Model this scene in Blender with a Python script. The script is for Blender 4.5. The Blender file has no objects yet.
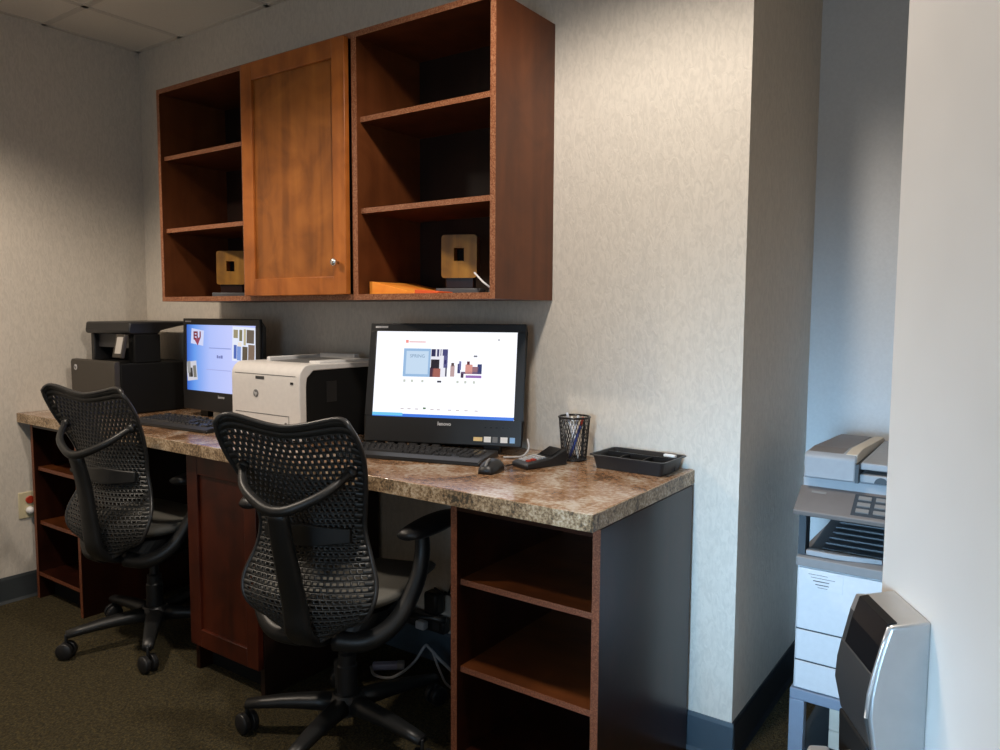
import bpy, bmesh, math, random
from mathutils import Vector, Matrix
random.seed(7)
C = bpy.context.scene.collection
PI = math.pi
R = math.radians

# ------------------------------------------------------------------ materials
def new_mat(name):
    m = bpy.data.materials.new(name); m.use_nodes = True
    nt = m.node_tree; b = nt.nodes['Principled BSDF']
    return m, nt, b

def plain(name, col, rough=0.5, metal=0.0, spec=0.5, bump=0.0, bscale=60, coat=0.0):
    m, nt, b = new_mat(name)
    b.inputs['Base Color'].default_value = (*col, 1)
    b.inputs['Roughness'].default_value = rough
    b.inputs['Metallic'].default_value = metal
    b.inputs['Specular IOR Level'].default_value = spec
    b.inputs['Coat Weight'].default_value = coat
    tc = nt.nodes.new('ShaderNodeTexCoord')
    n = nt.nodes.new('ShaderNodeTexNoise'); n.inputs['Scale'].default_value = bscale
    nt.links.new(tc.outputs['Object'], n.inputs['Vector'])
    mix = nt.nodes.new('ShaderNodeMix'); mix.data_type = 'RGBA'
    mix.inputs['A'].default_value = (*[c * 0.93 for c in col], 1)
    mix.inputs['B'].default_value = (*[min(1, c * 1.07) for c in col], 1)
    nt.links.new(n.outputs['Fac'], mix.inputs['Factor'])
    nt.links.new(mix.outputs['Result'], b.inputs['Base Color'])
    if bump:
        bp = nt.nodes.new('ShaderNodeBump'); bp.inputs['Strength'].default_value = bump
        bp.inputs['Distance'].default_value = 0.002
        nt.links.new(n.outputs['Fac'], bp.inputs['Height'])
        nt.links.new(bp.outputs['Normal'], b.inputs['Normal'])
    return m

def emit(name, col, s=1.0):
    m, nt, b = new_mat(name)
    b.inputs['Base Color'].default_value = (0.01, 0.01, 0.01, 1)
    b.inputs['Emission Color'].default_value = (*col, 1)
    b.inputs['Emission Strength'].default_value = s
    b.inputs['Roughness'].default_value = 0.35
    return m

def ramp(nt, stops):
    r = nt.nodes.new('ShaderNodeValToRGB')
    e = r.color_ramp.elements
    while len(e) < len(stops): e.new(0.5)
    for k, (p, c) in zip(e, stops):
        k.position = p; k.color = (*c, 1)
    return r

def wood(name, dark, mid, light, rough=0.4, axis=2, scale=1.0, spec=0.4):
    m, nt, b = new_mat(name)
    tc = nt.nodes.new('ShaderNodeTexCoord')
    mp = nt.nodes.new('ShaderNodeMapping')
    sc = [14 * scale, 14 * scale, 14 * scale]; sc[axis] = 1.3 * scale
    mp.inputs['Scale'].default_value = sc
    nt.links.new(tc.outputs['Object'], mp.inputs['Vector'])
    n1 = nt.nodes.new('ShaderNodeTexNoise'); n1.inputs['Scale'].default_value = 1.0
    n1.inputs['Detail'].default_value = 6; n1.inputs['Distortion'].default_value = 0.8
    nt.links.new(mp.outputs['Vector'], n1.inputs['Vector'])
    n2 = nt.nodes.new('ShaderNodeTexNoise'); n2.inputs['Scale'].default_value = 6.5; n2.inputs['Distortion'].default_value = 1.2
    n2.inputs['Detail'].default_value = 3
    nt.links.new(tc.outputs['Object'], n2.inputs['Vector'])
    mx = nt.nodes.new('ShaderNodeMath'); mx.operation = 'MULTIPLY_ADD'
    mx.inputs[1].default_value = 0.48
    nt.links.new(n2.outputs['Fac'], mx.inputs[0])
    ml = nt.nodes.new('ShaderNodeMath'); ml.operation = 'MULTIPLY'; ml.inputs[1].default_value = 0.54
    nt.links.new(n1.outputs['Fac'], ml.inputs[0]); nt.links.new(ml.outputs[0], mx.inputs[2])
    r = ramp(nt, [(0.32, dark), (0.52, mid), (0.72, light)])
    nt.links.new(mx.outputs[0], r.inputs['Fac'])
    nt.links.new(r.outputs['Color'], b.inputs['Base Color'])
    b.inputs['Roughness'].default_value = rough
    b.inputs['Specular IOR Level'].default_value = spec
    return m

def speckle(name, cols, scale=120, rough=0.5, big=None, spec=0.5, mixf=0.55, sp=0.16):
    """granular laminate / banding: small grains over larger clouds"""
    m, nt, b = new_mat(name)
    tc = nt.nodes.new('ShaderNodeTexCoord')
    n1 = nt.nodes.new('ShaderNodeTexNoise'); n1.inputs['Scale'].default_value = scale
    n1.inputs['Detail'].default_value = 4; n1.inputs['Roughness'].default_value = 0.65
    nt.links.new(tc.outputs['Object'], n1.inputs['Vector'])
    fac = n1.outputs['Fac']
    if big:
        n2 = nt.nodes.new('ShaderNodeTexNoise'); n2.inputs['Scale'].default_value = big
        n2.inputs['Detail'].default_value = 3; n2.inputs['Distortion'].default_value = 0.6
        nt.links.new(tc.outputs['Object'], n2.inputs['Vector'])
        mx = nt.nodes.new('ShaderNodeMix'); mx.data_type = 'FLOAT'
        mx.inputs['Factor'].default_value = mixf
        nt.links.new(n1.outputs['Fac'], mx.inputs['A']); nt.links.new(n2.outputs['Fac'], mx.inputs['B'])
        fac = mx.outputs['Result']
    k = len(cols)
    r = ramp(nt, [(0.5 - sp + 2 * sp * i / (k - 1), c) for i, c in enumerate(cols)])
    nt.links.new(fac, r.inputs['Fac'])
    nt.links.new(r.outputs['Color'], b.inputs['Base Color'])
    b.inputs['Roughness'].default_value = rough
    b.inputs['Specular IOR Level'].default_value = spec
    return m

def wallpaper(name, col):
    """embossed vinyl wall covering: vertical wriggling ridges"""
    m, nt, b = new_mat(name)
    tc = nt.nodes.new('ShaderNodeTexCoord')
    mp = nt.nodes.new('ShaderNodeMapping'); mp.inputs['Scale'].default_value = (1, 1, 0.38)
    nt.links.new(tc.outputs['Object'], mp.inputs['Vector'])
    n = nt.nodes.new('ShaderNodeTexNoise'); n.inputs['Scale'].default_value = 75
    n.inputs['Detail'].default_value = 3; n.inputs['Distortion'].default_value = 1.4
    nt.links.new(mp.outputs['Vector'], n.inputs['Vector'])
    r = ramp(nt, [(0.38, tuple(c * 0.90 for c in col)), (0.6, col)])
    nt.links.new(n.outputs['Fac'], r.inputs['Fac'])
    nt.links.new(r.outputs['Color'], b.inputs['Base Color'])
    bp = nt.nodes.new('ShaderNodeBump'); bp.inputs['Strength'].default_value = 0.35
    bp.inputs['Distance'].default_value = 0.004
    nt.links.new(n.outputs['Fac'], bp.inputs['Height'])
    nt.links.new(bp.outputs['Normal'], b.inputs['Normal'])
    b.inputs['Roughness'].default_value = 0.62
    b.inputs['Specular IOR Level'].default_value = 0.25
    return m

def carpet(name):
    m, nt, b = new_mat(name)
    tc = nt.nodes.new('ShaderNodeTexCoord')
    mp = nt.nodes.new('ShaderNodeMapping'); mp.inputs['Scale'].default_value = (1, 0.55, 1)
    mp.inputs['Rotation'].default_value = (0, 0, R(20))
    nt.links.new(tc.outputs['Object'], mp.inputs['Vector'])
    v = nt.nodes.new('ShaderNodeTexVoronoi'); v.inputs['Scale'].default_value = 270
    nt.links.new(mp.outputs['Vector'], v.inputs['Vector'])
    n = nt.nodes.new('ShaderNodeTexNoise'); n.inputs['Scale'].default_value = 95
    n.inputs['Detail'].default_value = 5
    nt.links.new(tc.outputs['Object'], n.inputs['Vector'])
    r1 = ramp(nt, [(0.3, (0.048, 0.045, 0.032)), (0.5, (0.082, 0.069, 0.039)), (0.7, (0.118, 0.09, 0.04))])
    nt.links.new(n.outputs['Fac'], r1.inputs['Fac'])
    mx = nt.nodes.new('ShaderNodeMix'); mx.data_type = 'RGBA'; mx.blend_type = 'MULTIPLY'
    mx.inputs['Factor'].default_value = 0.75
    r2 = ramp(nt, [(0.0, (1.25, 1.2, 1.1)), (0.75, (0.25, 0.25, 0.26))])
    nt.links.new(v.outputs['Distance'], r2.inputs['Fac'])
    nt.links.new(r1.outputs['Color'], mx.inputs['A']); nt.links.new(r2.outputs['Color'], mx.inputs['B'])
    nt.links.new(mx.outputs['Result'], b.inputs['Base Color'])
    bp = nt.nodes.new('ShaderNodeBump'); bp.inputs['Strength'].default_value = 0.7
    bp.inputs['Distance'].default_value = 0.006; bp.invert = True
    nt.links.new(v.outputs['Distance'], bp.inputs['Height'])
    nt.links.new(bp.outputs['Normal'], b.inputs['Normal'])
    b.inputs['Roughness'].default_value = 0.95
    b.inputs['Specular IOR Level'].default_value = 0.1
    return m

M = {}
M['wall'] = wallpaper('wall_vinyl', (0.66, 0.605, 0.53))
M['alcove_paint'] = plain('alcove_paint', (0.60, 0.60, 0.60), 0.6, bump=0.15, bscale=120, spec=0.25)
M['door_paint'] = plain('door_paint', (0.82, 0.775, 0.72), 0.45, bump=0.04, bscale=8, spec=0.3)
M['ceiling'] = plain('ceiling_tile', (0.84, 0.79, 0.71), 0.85, bump=0.35, bscale=140, spec=0.2)
M['grid'] = plain('ceiling_grid_metal', (0.70, 0.65, 0.58), 0.5)
M['carpet'] = carpet('carpet_loop')
M['base'] = plain('rubber_base_daylit', (0.045, 0.066, 0.086), 0.45, bump=0.05)  # same rubber, blue of the daylight put into its colour
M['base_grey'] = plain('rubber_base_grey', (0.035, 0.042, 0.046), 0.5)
M['base_shaded'] = plain('rubber_base_shaded', (0.012, 0.014, 0.018), 0.5)  # same rubber darkened, shade of the alcove put into its colour
M['wood_door'] = wood('stained_alder', (0.17, 0.044, 0.007), (0.37, 0.108, 0.018), (0.52, 0.17, 0.032), 0.36)
M['wood_panel'] = wood('stained_alder_panel', (0.12, 0.036, 0.006), (0.29, 0.092, 0.015), (0.43, 0.148, 0.027), 0.36)
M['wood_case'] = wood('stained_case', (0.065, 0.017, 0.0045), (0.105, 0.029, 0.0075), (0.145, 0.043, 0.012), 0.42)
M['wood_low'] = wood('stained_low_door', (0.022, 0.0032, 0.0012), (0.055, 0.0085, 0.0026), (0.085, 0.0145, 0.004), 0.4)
M['wood_lowcase'] = wood('stained_low_case_shaded', (0.011, 0.003, 0.0015), (0.020, 0.0052, 0.0023), (0.036, 0.0085, 0.0034), 0.31, spec=0.36)  # case wood darkened, shade under the counter put into its colour
M['wood_shaded'] = wood('stained_panel_shaded', (0.012, 0.005, 0.003), (0.018, 0.008, 0.005), (0.026, 0.011, 0.007), 0.45)  # shade on back and side panels put into this dark brown
M['wood_shelf_lit'] = wood('stained_shelf_lit', (0.05, 0.013, 0.003), (0.09, 0.024, 0.005), (0.13, 0.038, 0.009), 0.4, axis=0)  # lighter copy for the shelves, lamp light on them put into its colour
M['band'] = speckle('edge_banding', [(0.13, 0.032, 0.010), (0.26, 0.09, 0.035), (0.42, 0.21, 0.115)], 260, 0.5)
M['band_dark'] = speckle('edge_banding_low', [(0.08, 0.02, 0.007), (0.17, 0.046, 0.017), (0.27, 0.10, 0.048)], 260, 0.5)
M['top'] = speckle('granite_laminate', [(0.09, 0.055, 0.035), (0.23, 0.12, 0.058), (0.31, 0.18, 0.10), (0.41, 0.32, 0.24), (0.52, 0.46, 0.39)], 75, 0.17, big=8, mixf=0.55, sp=0.125, spec=0.55)
M['top_edge'] = speckle('granite_laminate_edge', [(0.05, 0.042, 0.03), (0.22, 0.14, 0.075), (0.46, 0.33, 0.20), (0.62, 0.52, 0.39)], 150, 0.4, big=14, mixf=0.35, sp=0.13)
M['black'] = plain('black_plastic', (0.012, 0.012, 0.013), 0.42)
M['black_gloss'] = plain('black_gloss_plastic', (0.010, 0.010, 0.011), 0.2)
M['black_matte'] = plain('black_matte', (0.006, 0.006, 0.006), 0.75, spec=0.2)
M['dgrey'] = plain('dark_grey_plastic', (0.032, 0.032, 0.034), 0.45)
M['mgrey'] = plain('mid_grey_plastic', (0.16, 0.16, 0.16), 0.45)
M['taupe'] = plain('taupe_plastic', (0.045, 0.038, 0.030), 0.5)
M['key'] = plain('key_plastic', (0.034, 0.034, 0.036), 0.24)
M['white_pl'] = plain('white_plastic', (0.74, 0.71, 0.68), 0.45)
M['white_top'] = plain('white_plastic_lid', (0.72, 0.71, 0.70), 0.4)
M['seam'] = plain('seam_dark', (0.05, 0.05, 0.05), 0.7)
M['chair'] = plain('chair_graphite', (0.011, 0.0115, 0.012), 0.42, bump=0.03, bscale=300)
M['chair_rim'] = plain('chair_rim', (0.030, 0.030, 0.031), 0.30)
M['chair_shell'] = plain('chair_shell', (0.024, 0.0245, 0.024), 0.40)
M['chair_seat'] = plain('chair_seat_mesh', (0.11, 0.107, 0.095), 0.7, bump=0.4, bscale=500)
M['chrome'] = plain('brushed_chrome', (0.8, 0.8, 0.8), 0.22, 1.0)
M['silver'] = plain('satin_silver', (0.46, 0.455, 0.45), 0.42, 0.85)
M['silver_edge'] = plain('bright_silver_edge', (0.72, 0.72, 0.72), 0.28, 0.8)
M['lockdark'] = plain('lock_graphite', (0.040, 0.039, 0.038), 0.45)
M['gold'] = wood('gold_block', (0.14, 0.06, 0.006), (0.32, 0.145, 0.014), (0.46, 0.23, 0.03), 0.4, scale=2)
M['gold_low'] = plain('pewter_block', (0.13, 0.10, 0.075), 0.45)
M['orange'] = wood('orange_paper', (0.75, 0.16, 0.015), (0.95, 0.30, 0.03), (1.0, 0.42, 0.07), 0.6, axis=0)
M['orange_red'] = plain('red_orange_paper', (0.80, 0.11, 0.02), 0.6)
M['slate'] = plain('slate_base', (0.08, 0.08, 0.085), 0.5)
M['logo'] = plain('logo_silver', (0.55, 0.55, 0.57), 0.4)
M['ivory'] = plain('ivory_plate', (0.62, 0.55, 0.36), 0.45)
M['red'] = plain('red_plastic', (0.40, 0.035, 0.015), 0.4)
M['white'] = plain('white_matte', (0.78, 0.78, 0.78), 0.5)
M['cable_grey'] = plain('grey_cable', (0.42, 0.42, 0.43), 0.5)
M['copier_body'] = plain('copier_white', (0.62, 0.63, 0.65), 0.5)
M['copier_grey'] = plain('copier_grey', (0.31, 0.325, 0.345), 0.5)
M['copier_brown'] = plain('copier_taupe', (0.165, 0.145, 0.135), 0.5)
M['deck'] = plain('copier_deck', (0.22, 0.215, 0.215), 0.5)
M['copier_dark'] = plain('copier_dark', (0.035, 0.045, 0.055), 0.5)
M['copier_tray'] = plain('copier_tray_slate', (0.055, 0.068, 0.08), 0.5)
M['stand_blue'] = plain('stand_blue_grey', (0.20, 0.25, 0.33), 0.5)
M['paper'] = plain('cream_paper', (0.62, 0.56, 0.47), 0.7)
M['blue_pen'] = plain('blue_pen', (0.03, 0.06, 0.30), 0.35)
M['clear_pen'] = plain('clear_pen', (0.50, 0.54, 0.62), 0.25)
M['sticker_blue'] = plain('sticker_blue', (0.25, 0.45, 0.75), 0.4)
M['sticker_yellow'] = plain('sticker_yellow', (0.75, 0.55, 0.25), 0.4)
M['ink'] = plain('ink', (0.06, 0.06, 0.07), 0.6)
M['copier_key'] = plain('copier_key', (0.22, 0.21, 0.20), 0.5)
M['lcd'] = plain('lcd_label', (0.55, 0.52, 0.48), 0.4)
M['lilac'] = plain('adapter_lilac', (0.42, 0.42, 0.58), 0.5)

# ------------------------------------------------------------------ builders
class MB:
    def __init__(s): s.bm = bmesh.new()
    def hull8(s, p):
        v = [s.bm.verts.new(q) for q in p]
        for f in ((0, 3, 2, 1), (4, 5, 6, 7), (0, 1, 5, 4), (1, 2, 6, 5), (2, 3, 7, 6), (3, 0, 4, 7)):
            s.bm.faces.new([v[i] for i in f])
        return s
    def box(s, x0, x1, y0, y1, z0, z1):
        return s.hull8([(x0, y0, z0), (x1, y0, z0), (x1, y1, z0), (x0, y1, z0),
                        (x0, y0, z1), (x1, y0, z1), (x1, y1, z1), (x0, y1, z1)])
    def prism(s, poly, axis, a, b):
        """extrude a 2D polygon; axis = the extrusion axis (x: poly in y,z ; y: poly in x,z ; z: poly in x,y)"""
        def P(u, v, w):
            return {'x': (w, u, v), 'y': (u, w, v), 'z': (u, v, w)}[axis]
        A = [s.bm.verts.new(P(u, v, a)) for u, v in poly]
        B = [s.bm.verts.new(P(u, v, b)) for u, v in poly]
        n = len(poly)
        s.bm.faces.new(A[::-1]); s.bm.faces.new(B)
        for i in range(n):
            j = (i + 1) % n
            s.bm.faces.new([A[i], A[j], B[j], B[i]])
        return s
    def ring_loft(s, rings, closed=True, cap=True):
        L = [[s.bm.verts.new(p) for p in r] for r in rings]
        n = len(L[0])
        for a, b in zip(L, L[1:]):
            for i in range(n):
                j = (i + 1) % n
                if j == 0 and not closed: continue
                s.bm.faces.new([a[i], a[j], b[j], b[i]])
        if cap:
            s.bm.faces.new(L[0][::-1]); s.bm.faces.new(L[-1])
        return s
    def tube(s, pts, rad, seg=10, cap=True, loop=False, flat=1.0):
        pts = [Vector(p) for p in pts]; n = len(pts)
        if not isinstance(rad, (list, tuple)): rad = [rad] * n
        rings = []; prev = None
        for i, p in enumerate(pts):
            if loop: t = pts[(i + 1) % n] - pts[i - 1]
            elif i == 0: t = pts[1] - pts[0]
            elif i == n - 1: t = pts[-1] - pts[-2]
            else: t = pts[i + 1] - pts[i - 1]
            t.normalize()
            if prev is None:
                a = Vector((0, 0, 1)) if abs(t.z) < 0.9 else Vector((1, 0, 0))
                u = t.cross(a).normalized()
            else:
                u = (prev - t * prev.dot(t)).normalized()
            prev = u; w = t.cross(u)
            rings.append([p + (u * math.cos(2 * PI * k / seg) + w * flat * math.sin(2 * PI * k / seg)) * rad[i] for k in range(seg)])
        if loop:
            rings.append(rings[0]); cap = False
        return s.ring_loft(rings, cap=cap)
    def lathe(s, prof, c=(0, 0, 0), axis='z', seg=24, cap=True):
        rings = []
        for r, h in prof:
            ring = []
            for k in range(seg):
                a = 2 * PI * k / seg; x, y = r * math.cos(a), r * math.sin(a)
                q = {'z': (x, y, h), 'x': (h, x, y), 'y': (y, h, x)}[axis]
                ring.append((c[0] + q[0], c[1] + q[1], c[2] + q[2]))
            rings.append(ring)
        return s.ring_loft(rings, cap=cap)
    def blob(s, c, r, seg=16, rings=10):
        rr = []
        for i in range(1, rings):
            a = PI * i / rings
            rr.append([(c[0] + r[0] * math.sin(a) * math.cos(2 * PI * k / seg), c[1] + r[1] * math.sin(a) * math.sin(2 * PI * k / seg),
                        c[2] - r[2] * math.cos(a)) for k in range(seg)])
        return s.ring_loft(rr)
    def quad(s, a, b, c, d):
        s.bm.faces.new([s.bm.verts.new(p) for p in (a, b, c, d)]); return s
    def build(s, name, mat, parent=None, bevel=0.0, smooth=False, loc=None, rot=None, bseg=2):
        bmesh.ops.remove_doubles(s.bm, verts=s.bm.verts, dist=1e-6)
        bmesh.ops.recalc_face_normals(s.bm, faces=s.bm.faces)
        me = bpy.data.meshes.new(name)
        s.bm.to_mesh(me); s.bm.free()
        me.materials.append(M[mat] if isinstance(mat, str) else mat)
        o = bpy.data.objects.new(name, me); C.objects.link(o)
        if parent: o.parent = parent
        if loc: o.location = loc
        if rot: o.rotation_euler = rot
        if bevel:
            bv = o.modifiers.new('bevel', 'BEVEL'); bv.width = bevel; bv.segments = bseg
            bv.limit_method = 'ANGLE'; bv.angle_limit = R(40)
        if smooth or bevel:
            for f in me.polygons: f.use_smooth = True
            if smooth is not True:
                try: me.set_sharp_from_angle(angle=R(40))
                except Exception: pass
        return o

def box(name, b, mat, parent=None, bevel=0.0, **k):
    return MB().box(*b).build(name, mat, parent, bevel, **k)

def thing(name, label, cat, loc=(0, 0, 0), rz=0, group=None):
    o = bpy.data.objects.new(name, None); C.objects.link(o)
    o.empty_display_size = 0.05
    o.location = loc; o.rotation_euler = (0, 0, R(rz))
    return tag(o, label, cat, group)
def tag(o, label, cat, group=None):
    o['label'] = label; o['category'] = cat
    if group: o['group'] = group
    return o
def struct(o):
    o['kind'] = 'structure'; return o
def lab(o, s):
    o['label'] = s; return o

def text(name, s, size, mat, parent, loc, rot=(R(90), 0, 0), extrude=0.0002, align='CENTER', bold=0.0):
    cu = bpy.data.curves.new(name, 'FONT'); cu.body = s; cu.size = size; cu.extrude = extrude
    cu.align_x = align; cu.align_y = 'CENTER'; cu.resolution_u = 2; cu.offset = bold
    t = bpy.data.objects.new('tmp', cu); C.objects.link(t)
    dg = bpy.context.evaluated_depsgraph_get()
    me = bpy.data.meshes.new_from_object(t.evaluated_get(dg))
    bpy.data.objects.remove(t)
    me.materials.clear(); me.materials.append(M[mat] if isinstance(mat, str) else mat)
    o = bpy.data.objects.new(name, me); C.objects.link(o)
    o.parent = parent; o.location = loc; o.rotation_euler = rot
    return o

def lerp_keys(keys, v):
    """Catmull-Rom (uneven knots, finite difference tangents) through the keys"""
    if v <= keys[0][0]: return keys[0][1]
    if v >= keys[-1][0]: return keys[-1][1]
    n = len(keys)
    def tang(i):
        a, b = keys[max(i - 1, 0)], keys[min(i + 1, n - 1)]
        return (b[1] - a[1]) / (b[0] - a[0])
    for i in range(n - 1):
        (a, x), (b, y) = keys[i], keys[i + 1]
        if v <= b:
            h = b - a; t = (v - a) / h
            return (2*t**3 - 3*t**2 + 1) * x + (t**3 - 2*t**2 + t) * h * tang(i) + (-2*t**3 + 3*t**2) * y + (t**3 - t**2) * h * tang(i + 1)

def smooth_path(pts, n=6):
    """Catmull-Rom through pts"""
    P = [Vector(p) for p in pts]; P = [2 * P[0] - P[1]] + P + [2 * P[-1] - P[-2]]
    out = []
    for i in range(1, len(P) - 2):
        for k in range(n):
            t = k / n
            a, b, c, d = P[i - 1], P[i], P[i + 1], P[i + 2]
            out.append(0.5 * ((2 * b) + (c - a) * t + (2 * a - 5 * b + 4 * c - d) * t * t + (3 * b - a - 3 * c + d) * t ** 3))
    out.append(P[-2]); return out

# ------------------------------------------------------------------ dimensions (metres)
H = 2.456          # ceiling
ZK = 0.808         # counter top
XE = 2.89          # end of the back wall
YA = 0.72          # depth of the copier alcove
XR = 3.92          # right wall
YF = -3.7          # wall behind the photographer
HB = 0.111         # rubber base height

# ------------------------------------------------------------------ room shell
struct(box('floor', (-0.1, XR + 0.1, YF - 0.1, YA + 0.1, -0.1, 0), 'carpet'))
struct(box('wall_left', (-0.1, 0, YF - 0.1, 0.1, 0, H), 'wall'))
struct(box('wall_back', (0, XE, 0, 0.1, 0, H), 'wall'))
struct(box('wall_return', (XE - 0.1, XE, 0.1, YA + 0.1, 0, H), 'wall'))
struct(box('wall_alcove', (XE, XR, YA, YA + 0.1, 0, H), 'alcove_paint'))
struct(box('wall_right', (XR, XR + 0.1, YF - 0.1, YA + 0.1, 0, H), 'wall'))
wf = MB()
wf.box(0, 2.85, YF - 0.1, YF, 0, H).box(3.75, XR, YF - 0.1, YF, 0, H).box(2.85, 3.75, YF - 0.1, YF, 0, 0.5).box(2.85, 3.75, YF - 0.1, YF, 1.75, H)
struct(wf.build('wall_front', 'wall'))
ce = struct(box('ceiling', (-0.1, XR + 0.1, YF - 0.1, YA + 0.1, H, H + 0.1), 'ceiling'))
g = MB()
x = 0.349 - 0.61
while x < XR:
    if x > 0: g.box(x - 0.012, x + 0.012, YF, YA if x > XE else 0, H - 0.003, H + 0.001)
    x += 0.61
y = -0.42
while y > YF:
    g.box(0, XR, y - 0.012, y + 0.012, H - 0.003, H + 0.001); y -= 0.61
g.box(0, 0.02, YF, 0, H - 0.003, H + 0.001).box(0, XE, -0.02, 0, H - 0.003, H + 0.001)
g.build('ceiling_grid', 'grid', ce)
# rubber wall base
def cove(name, poly, axis, a, b, mat):
    struct(MB().prism(poly, axis, a, b).build(name, mat))
cp = [(0, 0.0), (-0.016, 0.0), (-0.009, 0.012), (-0.007, 0.1), (-0.004, HB), (0, HB)]
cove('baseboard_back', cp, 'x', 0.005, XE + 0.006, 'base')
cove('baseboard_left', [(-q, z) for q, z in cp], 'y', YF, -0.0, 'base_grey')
cove('baseboard_return', [(XE - q, z) for q, z in cp], 'y', 0.001, YA, 'base_shaded')
cove('baseboard_alcove', [(YA + q, z) for q, z in cp], 'x', XE + 0.006, XR, 'base_shaded')

# window behind the photographer (source of the bluish daylight)
win = struct(MB().box(2.85, 2.90, YF - 0.07, YF + 0.01, 0.5, 1.75).box(3.70, 3.75, YF - 0.07, YF + 0.01, 0.5, 1.75)
             .box(2.90, 3.70, YF - 0.07, YF + 0.01, 0.5, 0.55).box(2.90, 3.70, YF - 0.07, YF + 0.01, 1.70, 1.75).build('window_1', 'white', bevel=0.004))
box('window_pane', (2.90, 3.70, YF - 0.05, YF - 0.045, 0.55, 1.70), emit('daylight_sky', (0.62, 0.80, 1.0), 0.6), win)

# ------------------------------------------------------------------ wall cabinet
XA, XB, DC, ZB, ZT = 0.650, 2.295, 0.305, 1.280, 2.107
D1, D2, TH = 1.190, 1.750, 0.018
cab = thing('wall_cabinet', 'long brown wood wall cabinet with a middle door between two open shelf bays', 'cabinet', (XA, -0.001, ZB))
W_ = XB - XA; HH = ZT - ZB; d1 = D1 - XA; d2 = D2 - XA
def banded(name, b, edge, mat, bmat, parent):
    """panel whose front edge carries speckled banding"""
    o = box(name, b, mat, parent)
    e = list(b); e[2] = b[2] - 0.0012; e[3] = b[2]
    box('edge_banding', tuple(e), bmat, o); return o
YB = -DC + 0.001
banded('side_panel', (0, TH, YB, 0, 0, HH), 0, 'wood_case', 'band', cab)
banded('side_panel', (W_ - TH, W_, YB, 0, 0, HH), 0, 'wood_case', 'band', cab)
banded('divider', (d1 - TH / 2, d1 + TH / 2, YB, -0.008, TH, HH - TH), 0, 'wood_case', 'band', cab)
banded('divider', (d2 - TH / 2 - 0.002, d2 + TH / 2 + 0.002, YB, -0.008, TH, HH - TH), 0, 'wood_case', 'band', cab)
banded('top_panel', (TH, W_ - TH, YB, 0, HH - TH, HH), 0, 'wood_case', 'band', cab)
banded('bottom_panel', (TH, W_ - TH, YB, 0, 0, TH), 0, 'wood_case', 'band', cab)
box('back_panel', (TH, W_ - TH, -0.008, 0, TH, HH - TH), 'wood_shaded', cab)
for zz in (0.280, 0.562):
    banded('shelf', (TH, d1 - TH / 2, YB + 0.016, -0.008, zz - 0.008, zz + 0.008), 0, 'wood_case', 'band', cab)
    banded('shelf', (d2 + TH / 2 + 0.002, W_ - TH, YB + 0.016, -0.008, zz - 0.008, zz + 0.008), 0, 'wood_case', 'band', cab)

def shaker_door(name, x0, x1, y, z0, z1, st, mat, pmat, parent, t=0.02):
    """stile and rail door, its front face at y - t"""
    d = box(name, (x0 + st - 0.004, x1 - st + 0.004, y - t * 0.55, y - 0.001, z0 + st - 0.004, z1 - st + 0.004), pmat, parent)
    f = MB()
    f.box(x0, x0 + st, y - t, y, z0, z1).box(x1 - st, x1, y - t, y, z0, z1)
    f.box(x0 + st, x1 - st, y - t, y, z0, z0 + st).box(x0 + st, x1 - st, y - t, y, z1 - st, z1)
    f.build('door_frame', mat, d, bevel=0.002)
    return d
dr = shaker_door('door', 1.212 - XA, 1.729 - XA, YB - 0.002, 0.018, HH - 0.012, 0.058, 'wood_door', 'wood_panel', cab)
kx, kz = 1.695 - XA, 1.399 - ZB
kb = MB().lathe([(0.005, 0), (0.005, -0.012), (0.011, -0.016), (0.013, -0.022), (0.010, -0.027), (0.004, -0.029)], (kx, YB - 0.022, kz), 'y', 16)
lab(kb.build('knob', 'chrome', dr, smooth=True), 'small round silver knob')

# sculptures, orange papers and cable in the wall cabinet
def sculpture(x, y, label, rz=0):
    z0 = ZB + TH
    t = thing('square_sculpture', label, 'decoration', (x, y, z0), rz, 'gold square ornaments in the wall cabinet')
    w, d = 0.056, 0.024; zb, zt = 0.050, 0.182; hs = 0.016; hc = 0.122
    m = MB()
    ng = 0.010
    def outl(y_):
        P = []
        for (sx, sz, a0) in ((1, 1, 0), (-1, 1, 90), (-1, -1, 180), (1, -1, 270)):
            for k in range(5):
                a = R(a0 + 22.5 * k); P.append((sx * (w - ng) + ng * math.cos(a), y_, (zb + zt) / 2 + sz * ((zt - zb) / 2 - ng) + ng * math.sin(a)))
        return P
    def hole(y_):
        P = []
        for (sx, sz) in ((1, 1), (-1, 1), (-1, -1), (1, -1)):
            for k in range(5): P.append((sx * hs, y_, hc + sz * (hs + 0.004)))
        return P
    m.ring_loft([hole(-d), outl(-d), outl(d), hole(d), hole(-d)], cap=False)
    m.build('square_block', 'gold', t)
    lab(box('backing', (-hs - 0.002, hs + 0.002, d - 0.006, d - 0.001, hc - hs - 0.006, hc + hs + 0.006), 'black_matte', t), 'black back of the square hole')
    MB().box(-0.045, 0.045, -0.016, 0.016, 0.017, zb + 0.004).build('stem', 'wood_lowcase', t, bevel=0.003)
    MB().box(-0.07, 0.07, -0.04, 0.04, 0, 0.018).build('base', 'slate', t, bevel=0.003)
    return t
sculpture(2.052, -0.15, 'gold square ornament with square hole, in the right open bay of wall cabinet', 24)
sculpture(0.895, -0.15, 'gold square ornament with square hole, in the left open bay of wall cabinet', 34)
zb0 = ZB + TH
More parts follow.
